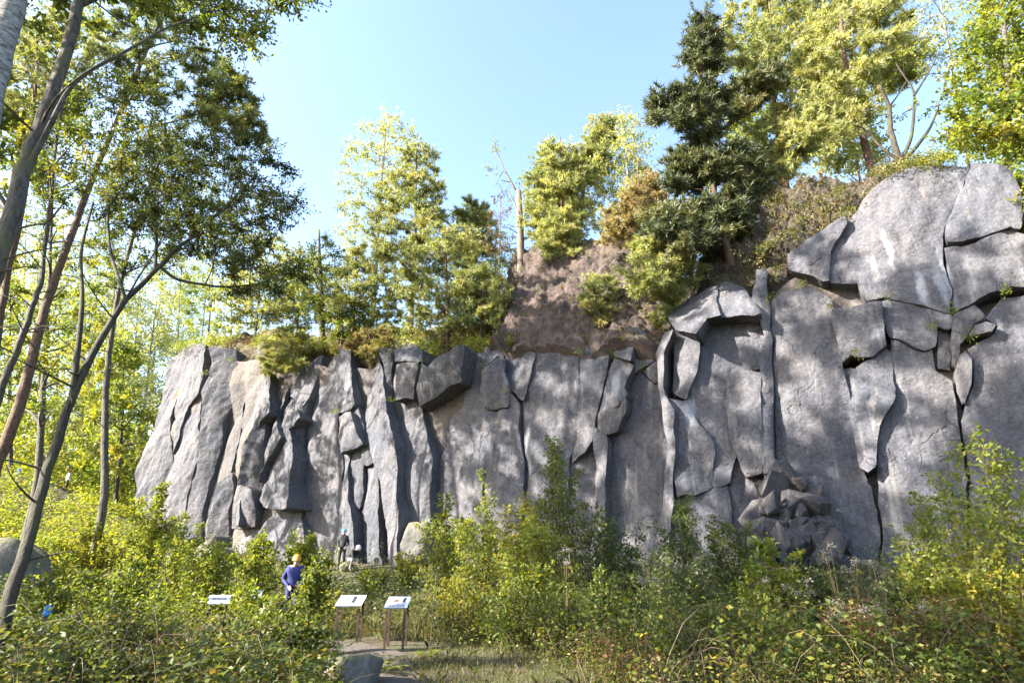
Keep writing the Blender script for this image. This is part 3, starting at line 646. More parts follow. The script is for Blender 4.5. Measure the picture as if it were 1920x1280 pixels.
def tree(name, label, cat, base, trunk, clumps, kind, seed, cr=.8, group=None, leaf=None, dens=1., mat=None, bark=None, twig_r=.012, limbs=(), round_=False, flat=None, bias=0., nk=7, tw=3, dead=0):
    """trunk: [(x,y,z,r)...] world; clumps: world points of foliage; a limb runs from the trunk or an earlier limb to each clump"""
    r = np.random.default_rng(seed)
    lm, bm, ls, nt_, nl, ndl, droop = KINDS[kind]
    lm = mat or lm; bm = bark or bm; ls = (leaf or ls)*1.2
    base = A(base, float); root = thing(name, label, cat, base, group)
    wood = MB(); fol = MB()
    T = A(trunk, float); m = len(T); tt = np.linspace(0, m-1, max(10, m*4))
    TP = np.stack([np.interp(tt, np.arange(m), T[:, k]) for k in range(4)], -1)
    for _ in range(3): TP[1:-1, :3] = (TP[:-2, :3]+TP[2:, :3]+2*TP[1:-1, :3])/4
    TP[1:-1, :3] += r.normal(0, .012, (len(TP)-2, 3))
    wood.tube(TP[:, :3]-base, TP[:, 3], 9)
    cand = [(*TP[i], 0) for i in range(int(len(TP)*.25), len(TP))]
    for Lb in limbs:
        Lb = A(Lb, float); t2 = np.linspace(0, len(Lb)-1, len(Lb)*4)
        Q = np.stack([np.interp(t2, np.arange(len(Lb)), Lb[:, k]) for k in range(4)], -1)
        for _ in range(2): Q[1:-1, :3] = (Q[:-2, :3]+Q[2:, :3]+2*Q[1:-1, :3])/4
        wood.tube(Q[:, :3]-base, Q[:, 3], 6); cand += [(*q, 0) for q in Q[3:]]
    cand = A(cand)
    for _ in range(dead):                                            # bare side branches and stubs on the lower stem
        q = TP[r.integers(int(len(TP)*.25), int(len(TP)*.85))]; a_ = r.uniform(0, 6.283); Ld = r.uniform(.5, 2.2)
        d_ = A([math.cos(a_), math.sin(a_), r.uniform(-.1, .8)]); e_ = q[:3]+d_*Ld; mm = (q[:3]+e_)/2+r.normal(0, .12*Ld, 3)
        wood.tube(bez(q[:3], mm, e_, 7)-base, np.linspace(min(q[3]*.4, .022), .004, 7), 4, False)
        for _2 in range(3):
            t_ = r.uniform(.3, .9); st_ = q[:3]*(1-t_)**2+2*t_*(1-t_)*mm+e_*t_*t_; wood.tube(A([st_, st_+r.normal(0, .25, 3)*Ld*.6])-base, [.007, .002], 3, False)
    clumps = np.asarray(clumps, float)
    if len(clumps):
        dmin = np.min(np.linalg.norm(clumps[:, None]-cand[None, :, :3], axis=2), 1)
        clumps = clumps[np.argsort(dmin)]
    LC, LD, LT = [], [], []
    for ci, c in enumerate(clumps):
        dv = c-cand[:, :3]; hd = np.hypot(dv[:, 0], dv[:, 1]); dist = np.linalg.norm(dv, axis=1)
        cost = dist+np.clip(hd*.25-dv[:, 2], 0, 9)*1.2+cand[:, 4]
        k = int(np.argmin(cost)); a = cand[k, :3]; ra = min(cand[k, 3]*.62, .02+.022*dist[k])
        midp = (a+c)/2+A([0, 0, .12*dist[k]])+r.normal(0, .08*dist[k]+.02, 3)
        L = bez(a, midp, c, 6); rad = np.linspace(ra, max(.008, ra*.3), 6)
        wood.tube(L-base, rad, 4 if ra < .05 else 6, False)
        cand = np.concatenate([cand, np.concatenate([L[2:], rad[2:, None], np.full((4, 1), .35)], 1)])
        rc = cr*r.uniform(.7, 1.3); fl = flat if flat else (.5 if ndl else .8)
        nt2 = max(3, int(nt_*dens*r.uniform(.75, 1.25)))
        tone = np.clip(.42+bias+.2*r.normal(), .02, .95)
        for _ in range(nt2):
            e = r.normal(0, 1, 3); e = e/np.linalg.norm(e)*r.random()**.4*rc; e[2] = e[2]*fl+.1*rc
            st = L[r.integers(3, 6)]; en = c+e
            Tw = bez(st, (st+en)/2+A([0, 0, .1*rc*(1-2*droop)]), en, 4)
            if _ % tw == 0: wood.tube(Tw[::3]-base, [twig_r, twig_r*.4], 3, False)
            t = r.uniform(.25, 1.05, nl); q = st*(1-t[:, None])**2+2*(t*(1-t))[:, None]*Tw[1]+en*(t*t)[:, None]
            if ndl:
                t = np.linspace(.4, 1, nl)[:, None]; q = (1-t)*st+t*en+r.normal(0, .05*rc, (nl, 3))
                dd = unit(en-st)+A([0, 0, .45])
                LC.append(q); LD.append(np.repeat(dd[None], nl, 0)+r.normal(0, .25, (nl, 3)))
            else:
                q = q+r.normal(0, .09*rc, (nl, 3))
                LC.append(q); LD.append(unit(en-st)*.5+r.normal(0, .7, (nl, 3))-A([0, 0, droop*1.6]))
            LT.append(np.full(nl, tone)+r.normal(0, .13, nl))
    wood.build('trunk', M[bm], root)
    if LC:
        C = np.concatenate(LC)-base; D = np.concatenate(LD); t = np.clip(np.concatenate(LT), 0, 1)
        if ndl: needles(fol, C, D, r, t, k=nk, length=ls, width=ls*.2)
        else: leaves(fol, C, D, ls, r, t, round_=round_)
        fol.build('crown', M[lm], root, smooth=not ndl)
    return root
def tpx(pts, r0, r1):
    """trunk or limb path from (px, py, distance) points"""
    pts = A(pts, float); P = at(pts[:, 0], pts[:, 1], pts[:, 2])
    return np.concatenate([P, np.linspace(r0, r1, len(P))[:, None]], 1)
def plateau(px, py, back):
    P = on_plane(px, py, 0.); v = P-CAMP; P = CAMP+v*(1+back/np.linalg.norm(v[:2]))
    z = float(ground_z(P[0], P[1]))
    return P[:2], A([P[0], P[1], max(z, P[2]-.25) if back < 2.3 else z])
def toptree(label, px, py, back, top, poly, n, kind, seed, cr=.8, r0=.14, name=None, cat='tree', bend=(), **k):
    """tree standing on the ground above the cliff: foot at pixel (px, py), back metres behind the edge, top = (px, py) of its tip"""
    xy, base = plateau(px, py, back); Y = xy[1]
    r = np.random.default_rng(seed)
    cl = np.zeros((0, 3))
    if n:
        polys = poly if isinstance(poly[0][0], (tuple, list)) else [poly]
        ns = n if isinstance(n, (list, tuple)) else [n]
        cl = np.concatenate([crown_points(p, Y, int(q*1.45), r) for p, q in zip(polys, ns)])
    b0 = base-A([0, 0, .3])
    path = [b0]+[at(a, b, Y) for a, b in bend]+[at(top[0], top[1], Y)]
    rad = np.linspace(r0, max(.02, r0*.25), len(path))
    tr = np.concatenate([A(path), rad[:, None]], 1)
    if len(tr) == 2:
        mid = (tr[0]+tr[1])/2; mid[:3] += r.normal(0, .15, 3)*A([1, 1, 0]); tr = A([tr[0], mid, tr[1]])
    nm = name or ('pine_tree' if 'pine' in kind else 'birch_tree' if kind == 'birch' else 'broadleaf_tree')
    return tree(nm, label, cat, base, tr, cl, kind, seed, cr*1.1, **k)

# ---- left group, near
t1 = tpx([(-60, 1330, 8.6), (-15, 1230, 9), (15, 1150, 9.2), (60, 980, 9.6), (100, 850, 10), (135, 740, 10.3), (185, 640, 10.7), (235, 560, 11), (300, 500, 11.5), (360, 440, 12), (430, 385, 12.5)], .11, .035)
t1[0, 2] = t1[1, 2] - .4
r_ = np.random.default_rng(3)
c1 = np.concatenate([crown_points([(195, 330), (260, 270), (330, 235), (430, 250), (500, 262), (545, 320), (562, 375), (540, 440), (470, 480), (420, 500), (330, 470), (250, 440), (190, 400)], 12.5, 100, r_),
                     crown_points([(420, 480), (560, 470), (575, 520), (520, 560), (430, 550)], 12.3, 14, r_)])
tree('broadleaf_tree', 'slender dark tree leaning right over the thicket with wide-spread dark crown', 'tree', gpt(-15, 1230, 9), t1, c1, 'dark', 11, .5, leaf=.062, dens=1.25, tw=1, dead=12,
     limbs=[tpx([(135, 740, 10.3), (148, 640, 10.4), (155, 560, 10.5), (150, 470, 10.8), (175, 380, 11.2)], .06, .02),
            tpx([(300, 500, 11.5), (330, 525, 11.6), (420, 540, 11.9), (535, 525, 12.2)], .045, .012),
            tpx([(290, 508, 11.4), (295, 440, 11.6), (280, 400, 12), (300, 330, 12.3)], .04, .015),
            tpx([(235, 560, 11), (205, 470, 11.5), (200, 390, 12), (250, 330, 12.4)], .04, .015)])
t2 = tpx([(-75, 900, 5.9), (-55, 650, 6.1), (-22, 530, 6.2), (0, 465, 6.3), (40, 330, 6.5), (75, 240, 6.6), (110, 140, 6.8), (150, 10, 7), (185, -140, 7.2), (230, -330, 7.5)], .125, .07)
foot = gpt(-100, 1240, 5.9); t2 = np.concatenate([[[foot[0], foot[1], foot[2]-.2, .17]], t2])
r_ = np.random.default_rng(5)
c2 = np.concatenate([crown_points([(230, -60), (620, -90), (600, 0), (520, 22), (490, 75), (450, 95), (410, 70), (350, 60), (280, 10)], 7.6, 60, r_, .2),
                     crown_points([(-100, -330), (560, -420), (640, -120), (200, -90), (-100, -80)], 7.5, 40, r_, .3)])
tree('broadleaf_tree', 'thick grey trunk leaning in at the top left corner with round leaves overhead', 'tree', foot, t2, c2, 'lit', 12, .42, leaf=.052, dens=1.1, tw=2, dead=9, bias=-.1, bark='bark_grey',
     limbs=[tpx([(40, 330, 6.5), (75, 275, 6.5), (135, 150, 6.5), (240, 95, 6.6), (305, 55, 6.8), (400, 20, 7.2)], .045, .012),
            tpx([(150, 10, 7), (260, -40, 7.3), (420, -60, 7.6), (560, -30, 7.8)], .05, .012),
            tpx([(20, 400, 6.4), (-20, 330, 6.3), (-60, 300, 6.2)], .03, .012)], round_=True)
t3 = tpx([(-150, 700, 4.4), (-60, 330, 4.6), (0, 90, 4.8), (25, 0, 4.9), (60, -140, 5), (120, -400, 5.3)], .15, .1)
foot = gpt(-230, 1200, 4.3); t3 = np.concatenate([[[foot[0], foot[1], foot[2]-.2, .17]], t3])
tree('birch_tree', 'pale mottled birch trunk cut off by the upper left corner', 'tree', foot, t3, crown_points([(-300, -500), (350, -600), (420, -420), (150, -330), (-300, -300)], 5.4, 14, r_), 'birch', 13, .5, leaf=.05)
# ---- left group, middle distance
def lefttree(label, pts, r0, r1, poly, n, Yc, kind, seed, cr, name, **k):
    tr = tpx(pts, r0, r1); foot = A([tr[0, 0], tr[0, 1], float(ground_z(tr[0, 0], tr[0, 1]))])
    tr = np.concatenate([[[foot[0], foot[1], foot[2]-.3, r0*1.15]], tr])
    r = np.random.default_rng(seed)
    polys = poly if isinstance(poly[0][0], (tuple, list)) else [poly]
    ns = n if isinstance(n, (list, tuple)) else [n]
    cl = np.concatenate([crown_points(p, Yc, int(q*1.7), r) for p, q in zip(polys, ns)])
    return tree(name, label, 'tree', foot, tr, cl, kind, seed, cr, **k)
lefttree('reddish pine trunk curving up behind the leaning tree into a blue-green crown', [(-8, 870, 17), (34, 774, 17.2), (67, 644, 17.6), (92, 550, 18), (135, 440, 18.6), (172, 335, 19.2), (230, 200, 20), (290, 60, 20.5)], .17, .08,
         [[(170, 60), (220, 0), (300, -40), (370, 30), (390, 120), (330, 200), (240, 170)], [(380, 140), (410, 118), (450, 150), (478, 200), (496, 262), (440, 262), (390, 235), (360, 190)]], [20, 15], 20, 'pine', 21, .75, 'pine_tree', leaf=.22, dead=14, bias=-.42)
lefttree('thin dark stem between the two reddish pine trunks at the left edge', [(-12, 760, 13.5), (40, 640, 13.8), (62, 570, 14), (78, 520, 14.2), (92, 415, 14.6), (100, 300, 15), (120, 180, 15.4)], .09, .04,
         [(40, 300), (100, 180), (200, 130), (300, 160), (300, 280), (200, 330), (90, 390)], 44, 15, 'broad', 22, .6, 'broadleaf_tree', leaf=.08, dead=14)
lefttree('reddish pine trunk rising at the very left edge above the grey boulder', [(-30, 880, 19), (-10, 660, 19.5), (14, 500, 20), (36, 430, 20.4), (55, 300, 21), (70, 120, 22)], .16, .08,
         [(-60, 200), (20, 60), (120, 0), (190, 60), (150, 170), (60, 260)], 26, 21.5, 'pine', 23, .8, 'pine_tree', leaf=.2, dead=14)
lefttree('sunlit yellow-green tree filling the gap left of the leaning trunk', [(70, 930, 27), (80, 760, 27.3), (88, 600, 27.6), (95, 480, 28), (100, 330, 28.5)], .16, .06,
         [(-20, 760), (-20, 420), (60, 330), (180, 300), (230, 420), (215, 560), (230, 720), (120, 790)], 60, 28, 'lit', 24, .8, 'broadleaf_tree', leaf=.13)
lefttree('tall light-green tree behind the upper part of the thick grey trunk', [(-60, 940, 24), (-40, 700, 24.4), (0, 480, 25), (40, 250, 26), (80, 80, 27)], .2, .07,
         [(-60, 300), (-40, 40), (60, -60), (170, -20), (200, 90), (160, 230), (80, 330)], 55, 26, 'lit', 25, .9, 'broadleaf_tree', leaf=.13, bias=-.08)
lefttree('leafy tree with a dark crown behind the leaning tree and left of the sky', [(200, 940, 22), (195, 760, 22.3), (210, 600, 22.6), (250, 430, 23), (300, 300, 23.5)], .14, .06,
         [(170, 470), (190, 330), (270, 230), (380, 220), (450, 270), (470, 360), (430, 450), (320, 500), (230, 510)], 60, 23, 'broad', 26, .8, 'broadleaf_tree', leaf=.11, dead=14)
# ---- distant wood on the left slope
BG = [(20, 900, 46, 'lit', (20, 520)), (75, 930, 52, 'birch', (70, 470)), (150, 900, 58, 'lit', (160, 560)), (205, 880, 50, 'palepine', (215, 500)), (250, 860, 60, 'lit', (262, 540)),
      (285, 830, 52, 'birch', (300, 520)), (-30, 900, 60, 'broad', (-20, 420)), (115, 900, 70, 'palepine', (120, 420)), (330, 800, 60, 'palepine', (340, 500)), (180, 880, 75, 'broad', (185, 450)),
      (295, 800, 75, 'lit', (310, 470)), (45, 900, 80, 'broad', (50, 380)), (380, 780, 68, 'lit', (390, 500)), (240, 860, 44, 'lit', (232, 640))]
BGL = ['sunlit yellow-green tree in the left wood, nearest the left frame edge', 'pale birch in the left wood just left of the leaning trunk', 'bright yellow-green tree in the left wood right of the leaning trunk',
       'pale pine in the left wood midway between leaning trunk and cliff', 'yellow-green tree in the left wood close to the cliff end', 'pale birch in the left wood touching the cliff end',
       'dull green tree half out of frame in the far left wood', 'pale pine far back in the wood behind the leaning trunk', 'pale pine behind the upper left corner of the cliff', 'dull green tree far back midway in the left wood',
       'yellow-green tree far back behind the left end of the cliff', 'dull green tree farthest back in the left wood', 'yellow-green tree showing over the left cliff top', 'low yellow tree in front of the left wood beside the far walker']
for k, (px, py, Y, kind, tp) in enumerate(BG):
    b = gpt(px, py, Y); tip = at(tp[0], tp[1], Y); h = tip[2]-b[2]
    r = np.random.default_rng(300+k)
    n = 74; z = r.uniform(.16, 1, n); w = h*(.2 if 'pine' in kind else .24)*np.sqrt(np.clip(1.05-z, .05, 1))*r.random(n)**.5; a = r.uniform(0, 6.283, n)
    cl = np.stack([b[0]+(tip[0]-b[0])*z+w*np.cos(a), b[1]+w*np.sin(a), b[2]+h*z], 1)
    tr = A([(*b, .17), (*(b+(tip-b)*.5+A([.3, 0, 0])*r.normal()), .11), (*tip, .03)]); tr[0, 2] -= .3
    tree('pine_tree' if 'pine' in kind else 'birch_tree' if kind == 'birch' else 'broadleaf_tree', BGL[k], 'tree', b, tr, cl, kind, 300+k, h*.095,
         group='trees of the distant wood', leaf=.26 if 'pine' in kind else .24, dens=.62, bark='bark_birch' if kind == 'birch' else 'bark_dark', nk=6)

# ---- trees above the cliff, left to right
toptree('thin sunlit tree above the left end of the cliff', 395, 640, 2.5, (400, 430), [(340, 620), (350, 520), (380, 440), (430, 430), (460, 520), (450, 610), (400, 640)], 34, 'lit', 41, .7, .09, leaf=.13)
toptree('light pine above the left end of the cliff beside the thin sunlit tree', 480, 640, 4, (490, 440), [(430, 600), (440, 500), (480, 430), (530, 450), (560, 520), (545, 590), (480, 620)], 26, 'palepine', 42, .8, .1, leaf=.22)
toptree('grey-trunked tree standing at the cliff edge right of the overhanging pine bush', 607, 640, 1.8, (598, 430), [(540, 560), (560, 490), (600, 440), (640, 460), (650, 540), (620, 590), (570, 590)], 28, 'broad', 43, .7, .24, leaf=.12, bark='bark_grey')
toptree('leaning thin dead pole beside the grey-trunked tree', 612, 620, 1.6, (655, 500), [], 0, 'broad', 44, .5, .04, name='dead_tree', cat='dead tree', bark='dead_wood')
toptree('tall pale birch, the highest crown left of the open sky gap', 700, 620, 4.5, (725, 215), [(640, 470), (632, 380), (640, 270), (690, 225), (735, 208), (775, 235), (790, 310), (770, 400), (700, 440), (660, 520)], 74, 'birch', 45, .75, .15, leaf=.12)
toptree('tall pine in front of the pale birch with layered yellow-green boughs', 770, 640, 2.8, (780, 270), [(690, 420), (720, 340), (770, 270), (800, 280), (830, 340), (835, 420), (800, 470), (720, 490)], 40, 'pine', 46, .8, .16, leaf=.22)
toptree('bushy yellow-green pine below the tall birch', 660, 640, 2.2, (670, 470), [(630, 620), (628, 500), (680, 450), (740, 470), (760, 560), (740, 620), (680, 640)], 40, 'palepine', 47, .75, .1, leaf=.2)
toptree('spreading bright green pine at the edge left of the dead snag', 840, 640, 1.8, (835, 430), [(740, 560), (770, 470), (820, 425), (880, 440), (910, 510), (930, 580), (880, 610), (800, 610)], 52, 'pine', 48, .8, .12, leaf=.2, bend=[(838, 540)])
toptree('small blue-green pine behind, left of the dead snag', 890, 600, 7, (880, 380), [(840, 460), (850, 400), (885, 375), (915, 400), (925, 470), (880, 500)], 22, 'pine', 49, .8, .1, leaf=.24, bias=-.2)
toptree('pale leafless shrub with pinkish twigs left of the snag', 930, 590, 4, (940, 360), [(905, 480), (915, 390), (940, 345), (965, 380), (960, 470)], 20, 'birch', 50, .6, .05, dens=.25, leaf=.08, mat='l_brown', bark='dead_wood')
toptree('dark pine bush rooted on the ledge right of the bright green pine', 900, 620, 1.2, (905, 510), [(850, 600), (870, 530), (910, 500), (950, 540), (945, 600), (900, 630)], 24, 'pine', 51, .7, .06, leaf=.18, bias=-.15, cat='pine bush')
toptree('soft yellow-green tree at the rim left of the overhanging pine bush', 440, 640, 3, (445, 480), [(395, 630), (400, 540), (440, 490), (490, 520), (500, 600), (450, 640)], 26, 'birch', 141, .75, .08, leaf=.13)
toptree('bright leafy bush on the rim between the overhanging bush and the tall dark column', 640, 640, 2.5, (640, 540), [(590, 635), (600, 570), (640, 540), (690, 570), (700, 630), (640, 650)], 26, 'lit', 142, .7, .07, leaf=.13)
toptree('wide pale pine behind the gap left of the tall birch', 560, 630, 7, (560, 470), [(500, 600), (510, 520), (560, 470), (620, 500), (640, 590), (570, 620)], 30, 'palepine', 143, .9, .1, leaf=.24)
toptree('low yellow-green bush on the ledge under the spreading pine', 800, 650, 1.2, (800, 590), [(745, 650), (760, 600), (800, 585), (850, 600), (860, 650), (800, 665)], 20, 'birch', 144, .6, .05, leaf=.11, cat='bush', name='bush')
toptree('pale feathery tree behind the bright green pine, left of the snag', 920, 600, 8, (930, 420), [(880, 590), (885, 480), (930, 420), (970, 480), (965, 560), (920, 600)], 30, 'birch', 145, .9, .09, leaf=.14)
toptree('broad yellow-green tree in the back right of the dark pine', 1420, 345, 8, (1410, 60), [(1370, 330), (1365, 180), (1390, 80), (1440, 60), (1480, 150), (1470, 300), (1420, 340)], 50, 'lit', 146, .9, .12, leaf=.16)
toptree('pale low tree behind the gnarled bare tree', 1580, 325, 8, (1590, 180), [(1530, 320), (1540, 230), (1590, 180), (1650, 220), (1660, 300), (1590, 325)], 34, 'birch', 147, .9, .09, leaf=.15)
# the broken snag
xy, base = plateau(975, 478, 3.4); Y = xy[1]
sn = tpx([(977, 500, Y), (976, 430, Y), (972, 358, Y)], .21, .17)
root = thing('dead_tree', 'broken-off dead pine snag with one thin crooked branch rising from it', 'dead tree', base)
w = MB(); w.tube(np.concatenate([[base-A([0, 0, .6])], sn[:, :3]])-base, [.26, .24, .2, .17], 10)
tr_ = w.build('trunk', M['dead_wood'], root)
for pts, a, b in [([(970, 362), (955, 335), (945, 318), (938, 298), (925, 285)], .07, .02), ([(945, 318), (938, 330), (928, 350), (920, 318)], .03, .01), ([(957, 342), (940, 338)], .03, .02),
                  ([(975, 440), (955, 428), (935, 425)], .035, .01), ([(976, 455), (950, 458), (915, 470)], .04, .012), ([(973, 400), (962, 372), (955, 360)], .04, .015), ([(938, 298), (930, 280), (928, 272)], .02, .01)]:
    P_ = tpx([(x, y, Y+.3*math.sin(x)) for x, y in pts], a, b); w = MB(); w.tube(P_[:, :3]-base, P_[:, 3], 6)
    w.build('branch', M['dead_wood'], root)
fl_ = MB(); r_ = np.random.default_rng(9)
C = np.concatenate([at(930, 275, Y)+r_.normal(0, .22, (26, 3)), at(918, 315, Y)+r_.normal(0, .2, (20, 3))])-base
needles(fl_, C, r_.normal(0, 1, C.shape)+A([0, 0, .6]), r_, np.full(len(C), .3), 12, .2, .025); fl_.build('crown', M['n_pine'], root)
toptree('light green pine right of the snag, front of its group', 1060, 465, 4.2, (1050, 255), [(985, 440), (1000, 340), (1025, 260), (1070, 280), (1100, 350), (1090, 430), (1030, 470)], 44, 'palepine', 53, .8, .12, leaf=.22)
toptree('airy pine with a bare lower trunk between the light pine and the birch', 1080, 460, 5.5, (1135, 215), [(1060, 330), (1090, 270), (1125, 215), (1150, 225), (1140, 300), (1110, 350)], 22, 'pine', 54, .8, .12, leaf=.24, bend=[(1085, 380)])
toptree('pale yellowing birch crown left of the dark pine', 1170, 470, 6, (1170, 215), [(1110, 430), (1110, 310), (1140, 240), (1175, 205), (1210, 250), (1225, 350), (1210, 430), (1160, 450)], 60, 'birch', 55, .8, .13, leaf=.13)
toptree('bright leafy tree filling the back between snag and birch', 1030, 470, 8, (1020, 300), [(980, 420), (990, 330), (1030, 290), (1080, 320), (1110, 400), (1060, 440)], 34, 'lit', 56, .9, .12, leaf=.14)
toptree('dying pine with orange-brown needles on top of the scree mound', 1190, 475, 2.5, (1195, 300), [(1130, 450), (1150, 390), (1190, 340), (1230, 320), (1250, 400), (1230, 450), (1180, 465)], 34, 'brownpine', 57, .7, .1, leaf=.2)
toptree('small soft pine bush at the left foot of the mound top', 1050, 480, 3.2, (1055, 390), [(1010, 470), (1020, 410), (1060, 390), (1090, 430), (1080, 480), (1040, 500)], 22, 'palepine', 58, .6, .05, leaf=.18, cat='pine bush')
dp = [[(1222, 225), (1235, 180), (1300, 160), (1325, 200), (1290, 245)], [(1290, 130), (1298, 60), (1318, 20), (1338, 60), (1340, 130)], [(1345, 200), (1390, 150), (1450, 125), (1465, 150), (1425, 200), (1370, 225)],
      [(1250, 345), (1275, 285), (1330, 270), (1345, 330), (1300, 365)], [(1350, 330), (1370, 280), (1415, 290), (1400, 340)], [(1212, 445), (1230, 395), (1300, 375), (1370, 385), (1380, 430), (1330, 465), (1250, 475)],
      [(1298, 265), (1305, 150), (1345, 150), (1350, 270)], [(1370, 430), (1375, 360), (1420, 330), (1450, 360), (1430, 430)]]
toptree('large pine, dark in shade, leaning out over the cliff edge in the upper right', 1370, 480, .8, (1312, 20), dp, [14, 12, 14, 16, 10, 28, 9, 12], 'shadedpine', 59, .74, .17, leaf=.25, bend=[(1345, 400), (1320, 260), (1312, 130)], dens=1.2)
toptree('yellow-green pine bush hanging below the dark pine', 1300, 530, .3, (1225, 455), [(1175, 520), (1185, 465), (1230, 440), (1290, 460), (1310, 520), (1260, 560), (1200, 545)], 34, 'palepine', 60, .6, .07, leaf=.18, cat='pine bush', name='pine_bush')
toptree('small bright pine sprig at the left top of the pillar', 1265, 560, .2, (1245, 535), [(1225, 600), (1235, 560), (1262, 545), (1270, 580), (1245, 610)], 8, 'palepine', 61, .4, .03, leaf=.15, cat='pine bush', name='pine_bush')
toptree('sparse small pine clinging to the shaded face of the mound', 1135, 610, .6, (1110, 520), [(1090, 560), (1105, 510), (1140, 510), (1160, 560), (1150, 620), (1120, 600)], 12, 'pine', 62, .5, .04, leaf=.16, cat='pine bush', name='pine_bush')
toptree('overhanging silvery pine bush at the cliff edge on the left', 560, 660, .2, (520, 620), [(480, 690), (495, 650), (530, 615), (575, 620), (600, 660), (570, 690), (510, 705)], 34, 'pine', 63, .5, .06, leaf=.17, cat='pine bush', name='pine_bush', bias=.1)
toptree('orange-brown dead pine boughs drooping over the edge above the tall dark column', 700, 650, .3, (690, 625), [(650, 650), (670, 625), (720, 620), (740, 640), (700, 665)], 14, 'brownpine', 64, .42, .05, leaf=.16, cat='pine bush', name='pine_bush')
toptree('big pine with layered yellow-green boughs behind the dark pine', 1470, 340, 3.5, (1440, -60), [[(1350, 120), (1360, 0), (1420, -80), (1520, -80), (1560, 20), (1540, 120), (1460, 150)], [(1400, 330), (1410, 230), (1480, 190), (1530, 260), (1500, 320), (1440, 345)]], [48, 24], 'palepine', 65, .8, .17, leaf=.22, bend=[(1452, 230)])
toptree('big pine with forked bare lower trunk above the crust, right of the layered pine', 1635, 318, 3.2, (1570, -40), [[(1500, 150), (1520, 40), (1580, -30), (1660, -40), (1720, 30), (1700, 110), (1600, 170)], [(1490, 260), (1510, 190), (1580, 160), (1640, 200), (1600, 260)], [(1640, 170), (1640, 110), (1690, 80), (1730, 110), (1710, 160)]], [46, 20, 12], 'palepine', 66, .8, .2, leaf=.22, bend=[(1610, 230), (1580, 100)], bias=.08)
toptree('slim pine far back between the two big pines', 1500, 335, 9, (1530, 60), [(1490, 240), (1500, 120), (1530, 50), (1570, 130), (1560, 250), (1520, 300)], 28, 'palepine', 67, .9, .12, leaf=.26)
xy, base = plateau(1690, 300, 1.6); Y = xy[1]
ok_t = tpx([(1690, 312, Y), (1682, 290, Y), (1670, 245, Y), (1668, 200, Y), (1650, 160, Y-.3)], .14, .06)
tree('broadleaf_tree', 'gnarled nearly bare tree with twisted limbs at the cliff edge, upper right', 'tree', base, ok_t,
     crown_points([(1600, 200), (1640, 110), (1730, 60), (1790, 60), (1800, 170), (1740, 240), (1640, 240)], Y, 22, np.random.default_rng(2)), 'lit', 68, .6, dens=.4, leaf=.1, bark='bark_dark',
     limbs=[tpx([(1690, 305, Y), (1715, 280, Y), (1745, 240, Y+.2), (1760, 200, Y)], .1, .03), tpx([(1690, 305, Y), (1650, 275, Y), (1620, 240, Y+.3), (1600, 235, Y)], .07, .02),
            tpx([(1692, 298, Y), (1708, 262, Y), (1713, 225, Y), (1715, 170, Y-.2), (1690, 135, Y-.3), (1680, 120, Y)], .08, .02), tpx([(1714, 180, Y-.2), (1745, 130, Y), (1760, 100, Y)], .05, .015), tpx([(1668, 200, Y), (1690, 170, Y), (1700, 150, Y)], .04, .015)])
toptree('slender pale tree with thin bare twigs in front of the sky, upper right', 1790, 300, 4, (1755, -40), [(1700, 120), (1720, 0), (1770, -60), (1820, 0), (1830, 110), (1780, 150)], 26, 'birch', 69, .8, .1, dens=.45, leaf=.11)
toptree('dense bright green leafy tree at the right edge above the cliff', 1880, 310, 2, (1870, -60), [(1780, 280), (1800, 120), (1830, -20), (1900, -80), (2010, -60), (2050, 150), (1990, 300), (1900, 300), (1830, 290)], 95, 'lit', 70, .75, .16, leaf=.15, dens=1.1)
toptree('leafy bush spilling over the right edge of the cliff top', 1935, 420, .3, (1930, 330), [(1898, 330), (1925, 300), (1975, 330), (1965, 470), (1920, 480), (1905, 440)], 16, 'lit', 71, .5, .05, leaf=.12, cat='bush', name='bush')

# ---- tall trees to the left of and behind the photographer, whose crowns shade the foreground and the right-hand wall
OFF = [(-17.5, 9.8, 31, 'broad', 4.2, 'tallest broadleaf tree beyond the left frame edge'), (-15.5, 3.5, 27, 'lit', 3.8, 'tall yellow-green tree left of the photographer'), (-23, 13, 30, 'broad', 4, 'broadleaf tree left of the pine trunks outside the frame'),
       (-12.6, 8.6, 29, None, 0, 'tall broadleaf tree just outside the left frame edge'), (-22, 4, 31, None, 2, 'tree farthest left of the photographer'), (-8.6, 3.0, 21, None, 1, 'yellow-green tree closest to the photographer'),
       (-10.5, -1.5, 24, None, 0, 'broadleaf tree behind the photographer on the left'), (-20.5, 16.5, 29, None, 0, 'tree behind the mossy boulder just outside the left frame edge'), (-30, 15, 33, None, 2, 'tree far outside the left frame edge, level with the climbers'), ]
_built = []
for k, (x, y, h, kind, w, lab) in enumerate(OFF):
    r = np.random.default_rng(500+k); b = A([x, y, float(ground_z(x, y))])
    if kind is None:
        src, sh = _built[w]; o = src.copy(); COL.objects.link(o); o.location = b; o.rotation_euler[2] = r.uniform(0, 6); o.scale = (h/sh,)*3; o['label'] = lab
        for ch in src.children: c = ch.copy(); COL.objects.link(c); c.parent = o
        continue
    n = 64; z = r.uniform(.42, 1, n); ww = w*np.sqrt(np.clip(1.04-(2*(z-.5)-.35)**2*1.2, .05, 1))*r.random(n)**.5; a = r.uniform(0, 6.283, n)
    cl = np.stack([x+ww*np.cos(a), y+ww*np.sin(a), b[2]+h*z], 1)
    _built.append((tree('broadleaf_tree', lab, 'tree', b, A([(x, y, b[2]-.3, .28), (x+.2, y, h*.4, .22), (x, y, h*.95, .04)]), cl, kind, 500+k, .85, leaf=.2, dens=1.1, group='trees beyond the frame'), h))

